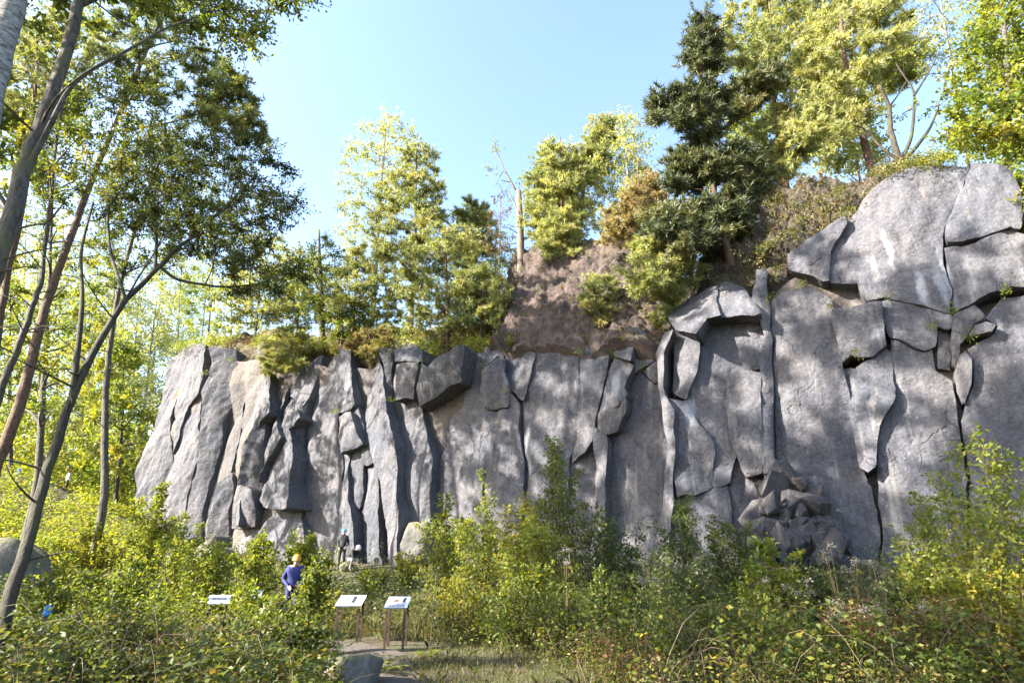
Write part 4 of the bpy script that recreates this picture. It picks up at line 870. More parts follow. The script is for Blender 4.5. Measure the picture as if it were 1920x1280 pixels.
# ------------------------------------------------------------------ stones
import bmesh
def stone_mesh(name, seed, size, sub=3, mat='boulder', nplanes=14, noise=.06, hmin=.62):
    r = np.random.default_rng(seed)
    bm = bmesh.new(); bmesh.ops.create_icosphere(bm, subdivisions=sub, radius=1)
    V = A([v.co[:] for v in bm.verts]); Fc = A([[v.index for v in f.verts] for f in bm.faces]); bm.free()
    N = unit(r.normal(0, 1, (nplanes, 3))); h = r.uniform(hmin, 1.0, nplanes)
    N = np.concatenate([N, A([[0, 0, 1.], [0, 0, -1.]])]); h = np.concatenate([h, [.8, .6]])
    dt = V @ N.T; rr = np.min(np.where(dt > .05, h[None]/np.maximum(dt, .05), 9), 1); rr = np.minimum(rr, 1.25)
    P = V*rr[:, None]; sz = A(size)/2
    P = P*sz*(1+noise*fbm(P[:, 0]*2.2+seed, P[:, 1]*2.2, P[:, 2]*2.2, 4))[:, None]
    return mesh_np(name, P, Fc.ravel(), np.full(len(Fc), 3), M[mat], smooth=sub > 3)
def broken_mesh(name, seed, size, mat):
    """angular broken block: the hull of a few random corners with slightly worn edges"""
    r = np.random.default_rng(seed); bm = bmesh.new()
    for v in unit(r.normal(0, 1, (13, 3)))*r.uniform(.75, 1.1, (13, 1)): bm.verts.new(v*A(size)/2)
    h = bmesh.ops.convex_hull(bm, input=bm.verts[:]); bmesh.ops.delete(bm, geom=[g_ for g_ in h['geom_interior'] if isinstance(g_, bmesh.types.BMVert)], context='VERTS')
    bmesh.ops.bevel(bm, geom=bm.edges[:], offset=.018, segments=1, affect='EDGES', clamp_overlap=True)
    me = bpy.data.meshes.new(name); bm.to_mesh(me); bm.free(); me.materials.append(M[mat]); return me
def boulder(label, px, py, Y, size, seed, sink=.25, rz=0., mat='boulder', sub=4):
    b = gpt(px, py, Y); o = link('boulder', stone_mesh('boulder', seed, size, sub, mat, 14, .12, .6)); o.location = b+A([0, 0, size[2]*(.5-sink)]); o.rotation_euler = (0, 0, rz)
    return tag(o, label, 'boulder')
boulder('grey lichen-spotted boulder at the bottom edge beside the path', 655, 1285, 9.1, (1.0, .75, .78), 3, .34)
boulder('tall mossy grey boulder behind the leaning trunk at the left edge', 18, 1060, 15.5, (1.9, 1.5, 2.7), 8, .12, .4)
boulder('large bluish block leaning at the foot of the rock columns right of the climbers', 782, 1030, 26.2, (1.9, 1.1, 2.4), 15, .15, .5)
boulder('rounded block lying in the dark niche at the foot of the left columns', 412, 1010, 31.2, (1.6, 1.1, 1.5), 21, .1, .2)
boulder('low flat block in front of the rounded niche block', 388, 1036, 30.6, (1.6, 1.0, .9), 22, .1, .9)
boulder('pale stone at the foot of the pillar', 1262, 1040, 20.2, (1.0, .8, 1.1), 25, .2, .1)
def rockpile(label, stones, seed, mat='rubble'):
    """stones: (px, py, Y, size); a heap, one stone resting on the next"""
    P0 = gpt(stones[0][0], 1050, stones[0][2]); root = thing('rock_pile', label, 'rock pile', P0)
    for k, (px, py, Y, sz) in enumerate(stones):
        r = np.random.default_rng(seed+k); c = at(px, py, Y)-P0
        o = link('stone', broken_mesh('stone', seed+k, sz*r.uniform(.75, 1.6, 3), mat), root, c); o.rotation_euler = r.uniform(-.6, .6, 3)
r_ = np.random.default_rng(77); st = []
for k in range(80):
    t = r_.random()**.8; hw = 18+85*t; py = 885+165*t
    st.append((1478+22*t+r_.uniform(-1, 1)*hw, py, 19.6-2.0*t-r_.uniform(0, .5), r_.choice([.3, .42, .55, .8, 1.05])*r_.uniform(.8, 1.2)))
rockpile('heap of dark broken rocks fallen against the right-hand wall', st, 700)
st = [(350+r_.uniform(-40, 90), 1040+r_.uniform(-8, 25), 30.3-r_.uniform(0, 2.5), r_.uniform(.4, .9)) for k in range(16)]
rockpile('scatter of pale fallen rocks at the foot of the left columns', st, 760, 'boulder')
st = [(610+r_.uniform(-40, 150), 1056+r_.uniform(-6, 14), 27.6-r_.uniform(0, 1.5)+(-.01*(k*3)), r_.uniform(.3, .7)) for k in range(12)]
rockpile('low row of stones around the climbers at the foot of the wall', st, 790, 'boulder')

# ------------------------------------------------------------------ information boards
M['post'] = simple_mat('rusty_steel', (.05, .025, .015), .8, .4, 20, bump=.3)
M['panel'] = simple_mat('printed_panel', (.62, .66, .74), .35, .05, 3)
M['panel_edge'] = simple_mat('panel_edge', (.12, .13, .15), .6, .1, 5)
M['print_grey'] = simple_mat('print_grey', (.16, .18, .23), .4, .1, 30)
M['print_dark'] = simple_mat('print_dark', (.03, .035, .04), .4, .3, 40)
M['print_brown'] = simple_mat('print_brown', (.13, .09, .06), .4, .3, 40)
def board(label, px, py, Y, w, dep, rz, prints, hlow=.7, hhigh=.85):
    b = gpt(px, py, Y); root = thing('information_board', label, 'sign', b, 'information boards along the path', rz)
    for sx in (-1, 1):
        for f_, hz in ((-1, hlow), (1, hhigh)):
            m = MB(); x = sx*(w/2-.03); y = f_*(dep/2-.04)
            m.box((x, y, (hz-.2)/2-.02), (.04, .035, hz+.16)); m.build('post', M['post'], root, smooth=False)
    ang = math.atan2(hhigh-hlow, dep); L = math.hypot(hhigh-hlow, dep)+.06; zc = (hlow+hhigh)/2+.02
    def lay(name, cx, cy, sx, sy, lift, th, mat, par):
        m = MB(); m.box((cx, cy, lift), (sx, sy, th)); V = np.concatenate(m.V); ca, sa = math.cos(ang), math.sin(ang)
        V = np.stack([V[:, 0], V[:, 1]*ca-V[:, 2]*sa, V[:, 1]*sa+V[:, 2]*ca+zc], 1); m.V = [V]
        return m.build(name, M[mat], par, smooth=False)
    p = lay('panel', 0, 0, w+.04, L, 0, .018, 'panel_edge', root)
    lay('sheet', 0, 0, w+.036, L-.004, .0105, .003, 'panel', p)
    for (nm, cx, cy, sx, sy, mt) in prints: lay(nm, cx*w, cy*L, sx*w, sy*L, .0135, .0015, mt, p)
tl = [('text_line', -.22, -.1-.07*k, .42, .035, 'print_grey') for k in range(5)]
board('information board second from the right, printed with a dark photo strip', 652, 1195, 13.0, .5, .46, .04,
      [('picture', .12, .08, .16, .66, 'print_dark'), ('picture', -.2, .22, .12, .16, 'print_brown'), ('picture', -.36, .3, .08, .1, 'print_dark'), ('text_block', .34, .1, .2, .5, 'print_grey')]+tl)
board('rightmost information board, beside the path, printed with two small drawings', 741, 1208, 12.35, .41, .46, .02,
      [('picture', -.1, .1, .24, .3, 'print_brown'), ('picture', .28, .16, .16, .4, 'print_dark')]+[('text_line', 0, -.16-.07*k, .8, .035, 'print_grey') for k in range(5)])
board('leftmost information board, seen at an angle left of the blue-jacketed person', 404, 1165, 15.2, .44, .5, .42,
      [('text_line', 0, .2-.08*k, .7, .03, 'print_grey') for k in range(6)])
board('information board mostly hidden in leaves beside the leftmost one', 468, 1150, 17.2, .44, .46, .3, [('text_line', 0, .2-.08*k, .7, .03, 'print_grey') for k in range(6)])

# ------------------------------------------------------------------ people
M['skin'] = simple_mat('skin', (.42, .26, .19), .5, .08, 20)
def cloth(name, c): M[name] = simple_mat(name, c, .8, .12, 12, bump=.2)
for n_, c_ in {'blue_cloth': (.014, .021, .12), 'black_cloth': (.015, .015, .018), 'grey_cloth': (.06, .065, .075), 'white_cloth': (.6, .6, .62), 'pale_cloth': (.32, .32, .33), 'navy_cloth': (.02, .03, .12), 'shoe': (.05, .045, .04)}.items(): cloth(n_, c_)
M['orange_shell'] = simple_mat('orange_shell', (.62, .25, .04), .35, .1, 10)
M['blue_shell'] = simple_mat('blue_shell', (.05, .28, .7), .35, .1, 10)
M['white_shell'] = simple_mat('white_shell', (.7, .7, .7), .35, .05, 10)
M['hair_brown'] = simple_mat('hair_brown', (.12, .045, .03), .6, .3, 30)
M['bag_blue'] = simple_mat('bag_blue', (.03, .2, .5), .6, .2, 12)
def hand(J, E, R, w, tip_dir, side):
    """five short unequal finger chains from the palm"""
    w = A(w, float); d = unit(A(tip_dir, float)); s = unit(np.cross(d, A([0, 1, .2]))); pm = len(J)
    J.append(w+d*.075); R.append((.032, .018))
    for k, (o, L) in enumerate([(-.027, .062), (-.009, .075), (.009, .07), (.027, .055)]):
        a = len(J); J.append(J[pm]+s*o+d*.02); R.append((.009, .009)); J.append(J[a]+d*L*.55); R.append((.0085, .0085)); J.append(J[a]+d*L+A([0, -.015, 0])); R.append((.007, .007))
        E += [(pm, a), (a, a+1), (a+1, a+2)]
    a = len(J); J.append(w+d*.035-s*side*.035); R.append((.011, .011)); J.append(J[a]+d*.04-s*side*.012); R.append((.009, .009)); E += [(pm, a), (a, a+1)]
    return pm
def person(label, loc, rz, pose, mats, head_gear, scale=1., extra=None):
    """pose: dict of joint positions (metres, facing -Y); one skinned continuous body, materials by body region"""
    p = dict(pelvis=(0, 0, .95), waist=(0, .005, 1.1), chest=(0, 0, 1.32), neck=(0, .01, 1.5), jaw=(0, -.01, 1.56), head=(0, -.005, 1.64), crown=(0, .01, 1.715),
             shl=(.17, .01, 1.42), ell=(.22, .03, 1.15), wrl=(.23, -.06, .92), shr=(-.17, .01, 1.42), elr=(-.22, .03, 1.15), wrr=(-.23, -.06, .92),
             hil=(.09, 0, .9), knl=(.1, -.02, .5), anl=(.1, .02, .09), tol=(.12, -.15, .04), hir=(-.09, 0, .9), knr=(-.1, -.02, .5), anr=(-.1, .02, .09), tor=(-.12, -.15, .04)); p.update(pose)
    rad = dict(pelvis=(.17, .125), waist=(.165, .125), chest=(.185, .135), neck=(.058, .058), jaw=(.062, .072), head=(.076, .092), crown=(.06, .07), shl=(.085, .085), ell=(.064, .064), wrl=(.034, .03), shr=(.085, .085), elr=(.064, .064), wrr=(.034, .03),
               hil=(.095, .1), knl=(.064, .066), anl=(.045, .05), tol=(.042, .03), hir=(.095, .1), knr=(.064, .066), anr=(.045, .05), tor=(.042, .03))
    face = p.pop('face', (0, -1, 0))
    names = list(p); J = [A(p[n]) for n in names]; R = [rad[n] for n in names]; ix = {n: i for i, n in enumerate(names)}
    E = [(ix[a], ix[b]) for a, b in [('pelvis', 'waist'), ('waist', 'chest'), ('chest', 'neck'), ('neck', 'jaw'), ('jaw', 'head'), ('head', 'crown'), ('chest', 'shl'), ('shl', 'ell'), ('ell', 'wrl'), ('chest', 'shr'), ('shr', 'elr'), ('elr', 'wrr'),
         ('pelvis', 'hil'), ('hil', 'knl'), ('knl', 'anl'), ('anl', 'tol'), ('pelvis', 'hir'), ('hir', 'knr'), ('knr', 'anr'), ('anr', 'tor')]]
    for s_, w_, e_ in ((1, 'wrl', 'ell'), (-1, 'wrr', 'elr')):
        pm = hand(J, E, R, p[w_], A(p[w_])-A(p[e_]), s_); E.append((ix[w_], pm))
    # nose
    hd = A(p['head']); fw = unit(A(face, float)); a = len(J); J.append(hd+fw*.085-A([0, 0, .005])); R.append((.012, .014)); E.append((ix['head'], a))
    me = bpy.data.meshes.new('body'); me.from_pydata([tuple(v) for v in J], E, [])
    o = bpy.data.objects.new('body_tmp', me); COL.objects.link(o)
    md = o.modifiers.new('skin', 'SKIN'); md.use_smooth_shade = True
    for v, rr in zip(me.skin_vertices[0].data, R): v.radius = rr
    me.skin_vertices[0].data[0].use_root = True
    sb = o.modifiers.new('sub', 'SUBSURF'); sb.levels = 1; sb.render_levels = 1
    dg = bpy.context.evaluated_depsgraph_get(); dg.update(); body = bpy.data.meshes.new_from_object(o.evaluated_get(dg)); bpy.data.objects.remove(o)
    body.name = 'body'; body.materials.clear()
    for n in mats: body.materials.append(M[n])                       # 0 skin, 1 top, 2 trousers, 3 shoes
    SEG = [('jaw', 'head', 0), ('head', 'crown', 0), ('neck', 'jaw', 0), ('pelvis', 'waist', 1), ('waist', 'chest', 1), ('chest', 'neck', 1), ('shl', 'ell', 1), ('ell', 'wrl', 1), ('shr', 'elr', 1), ('elr', 'wrr', 1), ('chest', 'shl', 1), ('chest', 'shr', 1),
           ('hil', 'knl', 2), ('knl', 'anl', 2), ('hir', 'knr', 2), ('knr', 'anr', 2), ('anl', 'tol', 3), ('anr', 'tor', 3), ('pelvis', 'hil', 2), ('pelvis', 'hir', 2)]
    cen = np.zeros(len(body.polygons)*3, np.float32); body.polygons.foreach_get('center', cen); cen = cen.reshape(-1, 3)
    best = np.full(len(cen), 9.); mi = np.zeros(len(cen), np.int32)
    def sd(a, b):
        a = A(a, float); b = A(b, float); e = b-a; t = np.clip(((cen-a) @ e)/(e @ e), 0, 1); return np.linalg.norm(cen-a-t[:, None]*e, axis=1)
    for a, b, m in SEG:
        d = sd(p[a], p[b]); k = d < best; best = np.where(k, d, best); mi = np.where(k, m, mi)
    for w_, e_ in (('wrl', 'ell'), ('wrr', 'elr')):
        w3 = A(p[w_]); d = A(p[w_])-A(p[e_]); d = d/np.linalg.norm(d); mi = np.where(((cen-w3) @ d > .01) & (np.linalg.norm(cen-w3-d*.09, axis=1) < .1), 0, mi)
    body.polygons.foreach_set('material_index', mi.astype(np.int32))
    root = thing('person', label, 'person', loc, None, rz); root.scale = (scale,)*3
    link('body', body, root)
    # head gear: a dome with a rim
    nm, mt = head_gear; m = MB(); k = 16; rows = 7; V = []; c = hd+(A(p['crown'])-hd)*.25; up = unit(A(p['crown'])-A(p['jaw'])); sx = unit(np.cross(up, fw)); fy = np.cross(sx, up)
    for i in range(rows):
        th = i/(rows-1)*math.pi*.53
        for j in range(k):
            a = j/k*2*math.pi; q = sx*math.cos(a)*math.sin(th)*.108+fy*math.sin(a)*math.sin(th)*.128+up*math.cos(th)*.125
            V.append(c+q*(1.06 if i == rows-1 else 1))
    V = A(V); i = np.arange(rows-1)[:, None]*k+np.arange(k)[None]; j = np.arange(rows-1)[:, None]*k+(np.arange(k)[None]+1) % k
    m.add(V, np.stack([i, i+k, j+k, j], -1).reshape(-1, 4)); m.build(nm, M[mt], root)
    if extra: extra(root, p)
    return root
def harness(root, p):
    m = MB(); a = np.arange(17)/16*2*math.pi; c = A(p['pelvis'])+A([0, 0, .06]); m.tube(np.stack([c[0]+.16*np.cos(a), c[1]+.125*np.sin(a), np.full(17, c[2])], 1), .022, 6, False); m.build('harness_belt', M['black_cloth'], root)
def shoulder_bag(root, p):
    harness(root, p)
    m = MB(); m.box((.2, .1, 1.0), (.16, .3, .2)); m.build('hip_bag', M['black_cloth'], root)
b = gpt(541, 1170, 15.6)
person('person in a blue jacket and orange helmet among the shrubs, head bowed', b, .35, dict(neck=(0, -.02, 1.49), jaw=(0, -.06, 1.54), head=(.0, -.085, 1.61), crown=(.0, -.07, 1.69), face=(.1, -1, -.5), ell=(.27, .05, 1.17), wrl=(.16, -.18, 1.05), elr=(-.26, .08, 1.17), wrr=(-.12, -.2, 1.02), knl=(.1, -.12, .52), anl=(.11, .05, .1)),
       ('skin', 'blue_cloth', 'navy_cloth', 'shoe'), ('helmet', 'orange_shell'), 1.02, shoulder_bag)
def wallfoot(px, out):
    P = on_plane(px, 1050, out); x, y = P[0], P[1]; return A([x, y, float(ground_z(x, y))])
person('climber in black with a blue helmet standing at the foot of the wall', wallfoot(640, 1.5), .1, dict(ell=(.24, 0, 1.15), wrl=(.17, -.16, 1.0), wrr=(-.15, -.14, .98)), ('skin', 'black_cloth', 'black_cloth', 'shoe'), ('helmet', 'blue_shell'), 1., harness)
person('crouching person with a white helmet and pale trousers beside the climber', wallfoot(663, 1.7), .9,
       dict(pelvis=(0, .25, .5), waist=(0, .17, .62), chest=(0, 0, .78), neck=(0, -.14, .88), jaw=(0, -.19, .91), head=(0, -.25, .95), crown=(0, -.29, 1.01), face=(0, -.8, -.6), shl=(.17, -.06, .82), ell=(.2, -.2, .58), wrl=(.14, -.36, .4), shr=(-.17, -.06, .82), elr=(-.2, -.2, .58), wrr=(-.14, -.36, .4),
            hil=(.1, .22, .46), knl=(.16, -.14, .5), anl=(.14, .04, .1), tol=(.16, -.13, .04), hir=(-.1, .22, .46), knr=(-.16, -.14, .5), anr=(-.14, .04, .1), tor=(-.16, -.13, .04)), ('skin', 'black_cloth', 'pale_cloth', 'shoe'), ('helmet', 'white_shell'))
person('distant walker in a white top and black trousers on the left slope', gpt(114, 946, 44), 2.6, dict(knl=(.1, -.14, .52), anl=(.1, -.02, .1), anr=(-.1, .2, .12), knr=(-.1, .02, .5), tor=(-.1, .06, .04)), ('skin', 'white_cloth', 'black_cloth', 'shoe'), ('hair', 'hair_brown'), .9)
def backpack(label, px, py, Y, h, lift=0., rz=0.):
    b = at(px, py, Y); b[2] = max(b[2]-h/2, float(ground_z(b[0], b[1]))) if lift == 0 else float(ground_z(b[0], b[1]))
    root = thing('backpack', label, 'backpack', b, None, rz)
    me = stone_mesh('bag_body', 40, (h*.62, h*.4, h), 3, 'bag_blue', 26, .02); link('bag_body', me, root, (0, 0, h*.42))
    me = stone_mesh('pocket', 41, (h*.42, h*.2, h*.42), 3, 'bag_blue', 20, .02); link('pocket', me, root, (0, -h*.2, h*.3))
    for s_ in (-1, 1):
        m = MB(); t = np.linspace(0, math.pi, 9); m.tube(np.stack([np.full(9, s_*h*.15), h*.15+h*.14*np.sin(t), h*(.42+.36*np.cos(t))], 1), h*.03, 5); m.build('strap', M['black_cloth'], root)
backpack('small blue backpack on a mossy stone right of the leaning trunk', 90, 1143, 10.4, .26, 0, .5)
backpack('tiny blue backpack far back in the left wood', 33, 897, 46, .8, 1, .2)
boulder('mossy stone under the small blue backpack in the undergrowth', 90, 1143, 10.45, (.95, .8, 1.0), 33, .18, .3)

# ------------------------------------------------------------------ shrubs
def shrub(label, px, top, Y, wpx, mat, seed, leaf=.075, stems=7, dens=1., cat='shrub', name='shrub', tilt=0., round_=False, tone=.45, twl=.27, bare=.04):
    r = np.random.default_rng(seed)
    g = at(px, 1050, Y); b = A([g[0], g[1], float(ground_z(g[0], g[1]))]); tz = at(px, top, Y)[2]; h = max(.35, tz-b[2])
    w = np.linalg.norm(at(px+wpx/2, 1050, Y)-at(px-wpx/2, 1050, Y))
    root = thing(name, label, cat, b); wood = MB(); fol = MB(); LC, LD, LT = [], [], []
    for k in range(stems):
        a = r.uniform(0, 6.283); rr = w/2*r.random()**.6; hh = h*(1-.35*(rr/(w/2+.01))**2)*r.uniform(.72, 1.02)
        st = A([math.cos(a), math.sin(a), 0])*min(.25, rr*.35); en = A([math.cos(a)*rr+tilt*h, math.sin(a)*rr, hh])
        S_ = bez(st-A([0, 0, .08]), A([st[0]*1.4, st[1]*1.4, hh*.6]), en, 9)+np.concatenate([np.zeros((1, 3)), r.normal(0, .018*h**.5, (8, 3))])
        r0 = .006+.0045*h; wood.tube(S_, np.linspace(r0, .002, 9), 4)
        n = int(max(8, hh*19*dens)); t = r.uniform(bare, 1., n)**.9; idx = t*8; i0 = np.clip(idx.astype(int), 0, 7); P_ = S_[i0]+(S_[i0+1]-S_[i0])*(idx-i0)[:, None]
        ax = r.uniform(0, 6.283, n); tl_ = twl*(.35+.65*h**.6)*(1.15-t)*r.uniform(.5, 1.3, n)+.05
        dv = np.stack([np.cos(ax), np.sin(ax), r.uniform(.05, .7, n)], 1)
        Q = P_+dv*tl_[:, None]
        for j in range(0, n, 2): wood.tube(A([P_[j], Q[j]]), [.0035, .0015], 3, False)
        nl = 8; u = r.uniform(.1, 1.15, (n, nl)); C = P_[:, None]+(Q-P_)[:, None]*u[..., None]+r.normal(0, .02+leaf*.2, (n, nl, 3))
        D = dv[:, None]*.5+r.normal(0, .6, (n, nl, 3)); D[..., 2] -= .15
        LC.append(C.reshape(-1, 3)); LD.append(D.reshape(-1, 3)); LT.append((tone+.14*r.normal(0, 1, (n, 1))+.14*r.normal(0, 1, (n, nl))).ravel())
    wood.build('stem', M['twig'], root)
    C = np.concatenate(LC); leaves(fol, C, np.concatenate(LD), leaf, r, np.clip(np.concatenate(LT), 0, 1), .62, .62, round_)
    fol.build('foliage', M[mat], root); return root
SH = [
 (60, 1010, 17, 150, 'l_lit', .09, 8, 'yellow-green shrub in front of the left wood, right of the mossy boulder'), (165, 965, 20, 170, 'l_yellow', .1, 9, 'golden shrub below the distant walker'),
 (270, 905, 24, 150, 'l_lit', .11, 9, 'bright shrub rising in front of the left end of the cliff'), (345, 965, 19.5, 150, 'l_lit', .09, 9, 'bright shrub in front of the foot of the leftmost columns'),
 (400, 1015, 17.5, 130, 'l_lit', .085, 8, 'rounded yellow-green shrub behind the leftmost information board'), (235, 1025, 14, 170, 'l_broad', .085, 9, 'mid-green shrub in the middle of the left thicket'),
 (120, 1065, 12.6, 170, 'l_broad', .08, 9, 'mid-green shrub right of the foot of the leaning tree'), (478, 990, 18.5, 100, 'l_lit', .1, 7, 'upright bright shoots behind the hidden information board'),
 (575, 960, 19, 90, 'l_lit', .11, 6, 'tallest upright bright shoots behind the blue-jacketed person'), (596, 1040, 14.9, 60, 'l_broad', .095, 6, 'leafy shrub right beside the blue-jacketed person'),
 (541, 1098, 14.3, 80, 'l_lit', .085, 6, 'low leafy shrub hiding the legs of the blue-jacketed person'), (490, 1075, 14.8, 70, 'l_lit', .085, 6, 'leafy shrub left of the blue-jacketed person'), (705, 1058, 21, 110, 'l_lit', .09, 8, 'low bright shrub in front of the climbers'),
 (770, 1035, 22, 110, 'l_yellow', .09, 8, 'yellowing shrub in front of the bluish leaning block'), (838, 905, 17, 120, 'l_lit', .085, 8, 'tall light shrub left of the golden bush, against the pale column'),
 (905, 890, 15.6, 130, 'l_lit', .08, 9, 'tall light shrub against the middle wall, second from the left'), (972, 880, 15, 130, 'l_yellow', .08, 9, 'tall yellowing shrub against the middle wall'),
 (1050, 800, 14.6, 140, 'l_broad', .075, 9, 'tallest sapling in front of the middle wall'), (1005, 950, 13.4, 170, 'l_lit', .075, 11, 'dense light shrub in front of the tallest sapling'),
 (862, 1055, 13.7, 150, 'l_yellow', .07, 10, 'low golden bush right of the information boards'), (1125, 935, 14, 140, 'l_blue', .07, 10, 'blue-green shrub in front of the jutting rib'),
 (1195, 970, 14.4, 140, 'l_blue', .07, 10, 'blue-green shrub left of the pillar foot'), (1300, 905, 15, 150, 'l_blue', .07, 11, 'blue-green shrub standing before the pillar'),
 (1375, 935, 15.4, 110, 'l_broad', .075, 8, 'mid-green shrub between pillar and rock heap'), (1255, 1010, 12.4, 180, 'l_blue', .065, 12, 'broad blue-green shrub in front of the pillar shrubs'),
 (1440, 1005, 11, 150, 'l_lit', .095, 7, 'shrub with big heart-shaped yellow leaves in front of the rock heap'), (1530, 1045, 11.4, 150, 'l_blue', .07, 10, 'blue-green shrub right of the heart-leaved one'),
 (1650, 1030, 11, 150, 'l_blue', .07, 10, 'blue-green shrub before the lower right slab'), (1735, 890, 12, 130, 'l_lit', .07, 7, 'thin sunlit shrub reaching up the right wall'),
 (1835, 800, 10.4, 150, 'l_lit', .07, 5, 'tall sunlit shrub second from the right edge'), (1905, 765, 9.3, 130, 'l_lit', .075, 5, 'tall sunlit shrub cut by the right edge'),
 (1850, 960, 9, 190, 'l_yellow', .07, 8, 'sunlit yellow bush at the right edge below the tall shrubs'), (1755, 990, 9.6, 170, 'l_lit', .07, 11, 'sunlit light-green bush left of the yellow one'),
 (1120, 1065, 11.6, 190, 'l_broad', .065, 12, 'mid-green bush in the centre of the right thicket'), (975, 1075, 12, 170, 'l_broad', .065, 12, 'mid-green bush right of the golden bush'),
 (1370, 1095, 9.9, 190, 'l_broad', .06, 10, 'low leafy bush before the heart-leaved shrub'), (1590, 1105, 9, 200, 'l_brown', .06, 10, 'brownish wilting bush low in the right foreground'),
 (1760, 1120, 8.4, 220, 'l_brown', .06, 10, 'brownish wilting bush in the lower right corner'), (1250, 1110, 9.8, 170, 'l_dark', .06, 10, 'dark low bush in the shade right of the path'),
 (50, 1150, 9.6, 160, 'l_broad', .075, 9, 'mid-green bush hiding the foot of the leaning tree'), (220, 1120, 10, 200, 'l_broad', .075, 11, 'broad mid-green bush in the left foreground'),
 (300, 1145, 10.6, 110, 'l_lit', .075, 9, 'lighter bush left of the leftmost information board'), (500, 1140, 10.4, 150, 'l_broad', .08, 10, 'bush with large leaves below the blue-jacketed person'),
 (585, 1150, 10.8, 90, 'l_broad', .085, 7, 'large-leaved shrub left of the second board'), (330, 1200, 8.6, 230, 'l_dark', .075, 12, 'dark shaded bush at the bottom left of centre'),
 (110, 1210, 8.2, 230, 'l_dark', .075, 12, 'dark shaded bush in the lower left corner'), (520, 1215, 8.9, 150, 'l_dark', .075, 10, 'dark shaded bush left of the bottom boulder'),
]
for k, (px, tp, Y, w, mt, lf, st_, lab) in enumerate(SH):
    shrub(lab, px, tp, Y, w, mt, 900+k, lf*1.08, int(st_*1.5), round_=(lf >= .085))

# ferns beside the boulder
def fern(label, px, py, Y, L, n, seed, name='fern'):
    r = np.random.default_rng(seed); b = gpt(px, py, Y); root = thing(name, label, 'fern', b)
    for k in range(n):
        a = k/n*6.283+r.uniform(-.3, .3); t = np.linspace(0, 1, 14); el = r.uniform(.7, 1.2)
        P_ = np.stack([np.cos(a)*L*t*math.cos(el*.6), np.sin(a)*L*t*math.cos(el*.6), L*(t*math.sin(el)-.55*t*t)], 1)
        m = MB(); m.tube(P_, np.linspace(.004, .001, 14), 3, False); d = unit(np.gradient(P_, axis=0)); sd_ = unit(np.cross(d, A([0, 0, 1.])))
        C = np.concatenate([P_[2:], P_[2:]]); D = np.concatenate([sd_[2:]+d[2:]*.35, -sd_[2:]+d[2:]*.35]); sz = np.tile(L*.3*np.sin(np.pi*(t[2:]*.82+.14)), 2)
        leaves(m, C, D, sz, r, np.full(len(C), .5)+r.normal(0, .08, len(C)), .28, .95); m.build('frond', M['l_lit'], root)
fern('bright green fern growing at the right side of the bottom boulder', 718, 1240, 10, .55, 7, 31)
fern('shaded fern at the left side of the bottom boulder', 590, 1262, 9.4, .5, 7, 32)
fern('small pale fern in the grass right of the path', 800, 1222, 11.2, .4, 6, 33)
# plants with fluffy pale seed heads
def seedplant(label, px, top, Y, seed):
    r = np.random.default_rng(seed); g = at(px, 1050, Y); b = A([g[0], g[1], float(ground_z(g[0], g[1]))]); h = max(.5, at(px, top, Y)[2]-b[2])
    root = thing('seed_head_plant', label, 'plant', b); w = MB(); f_ = MB(); lf = MB()
    for k in range(5):
        en = A([r.normal(0, .14), r.normal(0, .14), h*r.uniform(.82, 1)]); S_ = bez(A([0, 0, -.05]), A([0, 0, h*.5]), en, 6); w.tube(S_, np.linspace(.006, .003, 6), 4)
        C = en+r.normal(0, 1, (60, 3))*A([.035, .035, .025]); f_ = MB(); leaves(f_, C, r.normal(0, 1, C.shape), .026, r, r.random(60), .8, .2); tag(f_.build('seed_head', M['fluff'], root), kind='stuff')
        t = r.uniform(.2, .9, 16); C = S_[(t*5).astype(int)]; D = r.normal(0, 1, (16, 3)); D[:, 2] *= .3; leaves(lf, C, D, .1, r, r.random(16)*.7, .35)
    w.build('stem', M['twig'], root); lf.build('foliage', M['l_under'], root)
SEEDY = [(1560, 1020, 10.6, 'right of the rock heap'), (1640, 1040, 10.2, 'before the lower right slab'), (1590, 1035, 10.8, 'between two blue-green shrubs'), (1470, 1085, 9.8, 'below the heart-leaved shrub'), (1545, 1130, 9.2, 'low in the right foreground, left of the wilting bush'),
      (1290, 1045, 12, 'left of the broad blue-green shrub'), (1215, 1070, 11.4, 'below the pillar shrubs'), (1625, 1125, 9, 'above the brownish bush'), (1720, 1130, 8.9, 'near the lower right corner'), (1060, 1030, 12.6, 'in front of the dense light shrub'), (1490, 1190, 8.6, 'at the bottom edge on the right')]
for k, (px, tp, Y, lab) in enumerate(SEEDY): seedplant('plant with fluffy whitish seed heads '+lab, px, tp, Y, 1300+k)

# ------------------------------------------------------------------ undergrowth, grass, litter (nobody could count them)
def far_from(X, Y, pts, d):
    k = np.ones(len(X), bool)
    for (x, y, q) in pts: k &= np.hypot(X-x, Y-y) > q
    return k
KEEP = [(*gpt(114, 946, 44)[:2], .9), (*gpt(114, 946, 43)[:2], .9), (*gpt(115, 946, 42)[:2], .8), (*gpt(115, 946, 41)[:2], .7), (*gpt(741, 1208, 12.35)[:2], .7), (*gpt(652, 1195, 13.0)[:2], .7), (*gpt(404, 1165, 15.2)[:2], .6), (*gpt(404, 1165, 14.2)[:2], .6), (*gpt(404, 1165, 13.2)[:2], .5), (*gpt(741, 1225, 11.6)[:2], .6), (*gpt(660, 1270, 9.2)[:2], .75), (*gpt(660, 1215, 12.3)[:2], .5)]
LAWN = [(*gpt(px_, 1080, Y_)[:2], q_) for px_, Y_, q_ in ((800, 9.6, .9), (900, 9.4, 1.1), (1000, 9.0, 1.0), (860, 10.8, .8), (820, 8.2, 1.2), (940, 8.0, 1.2))]
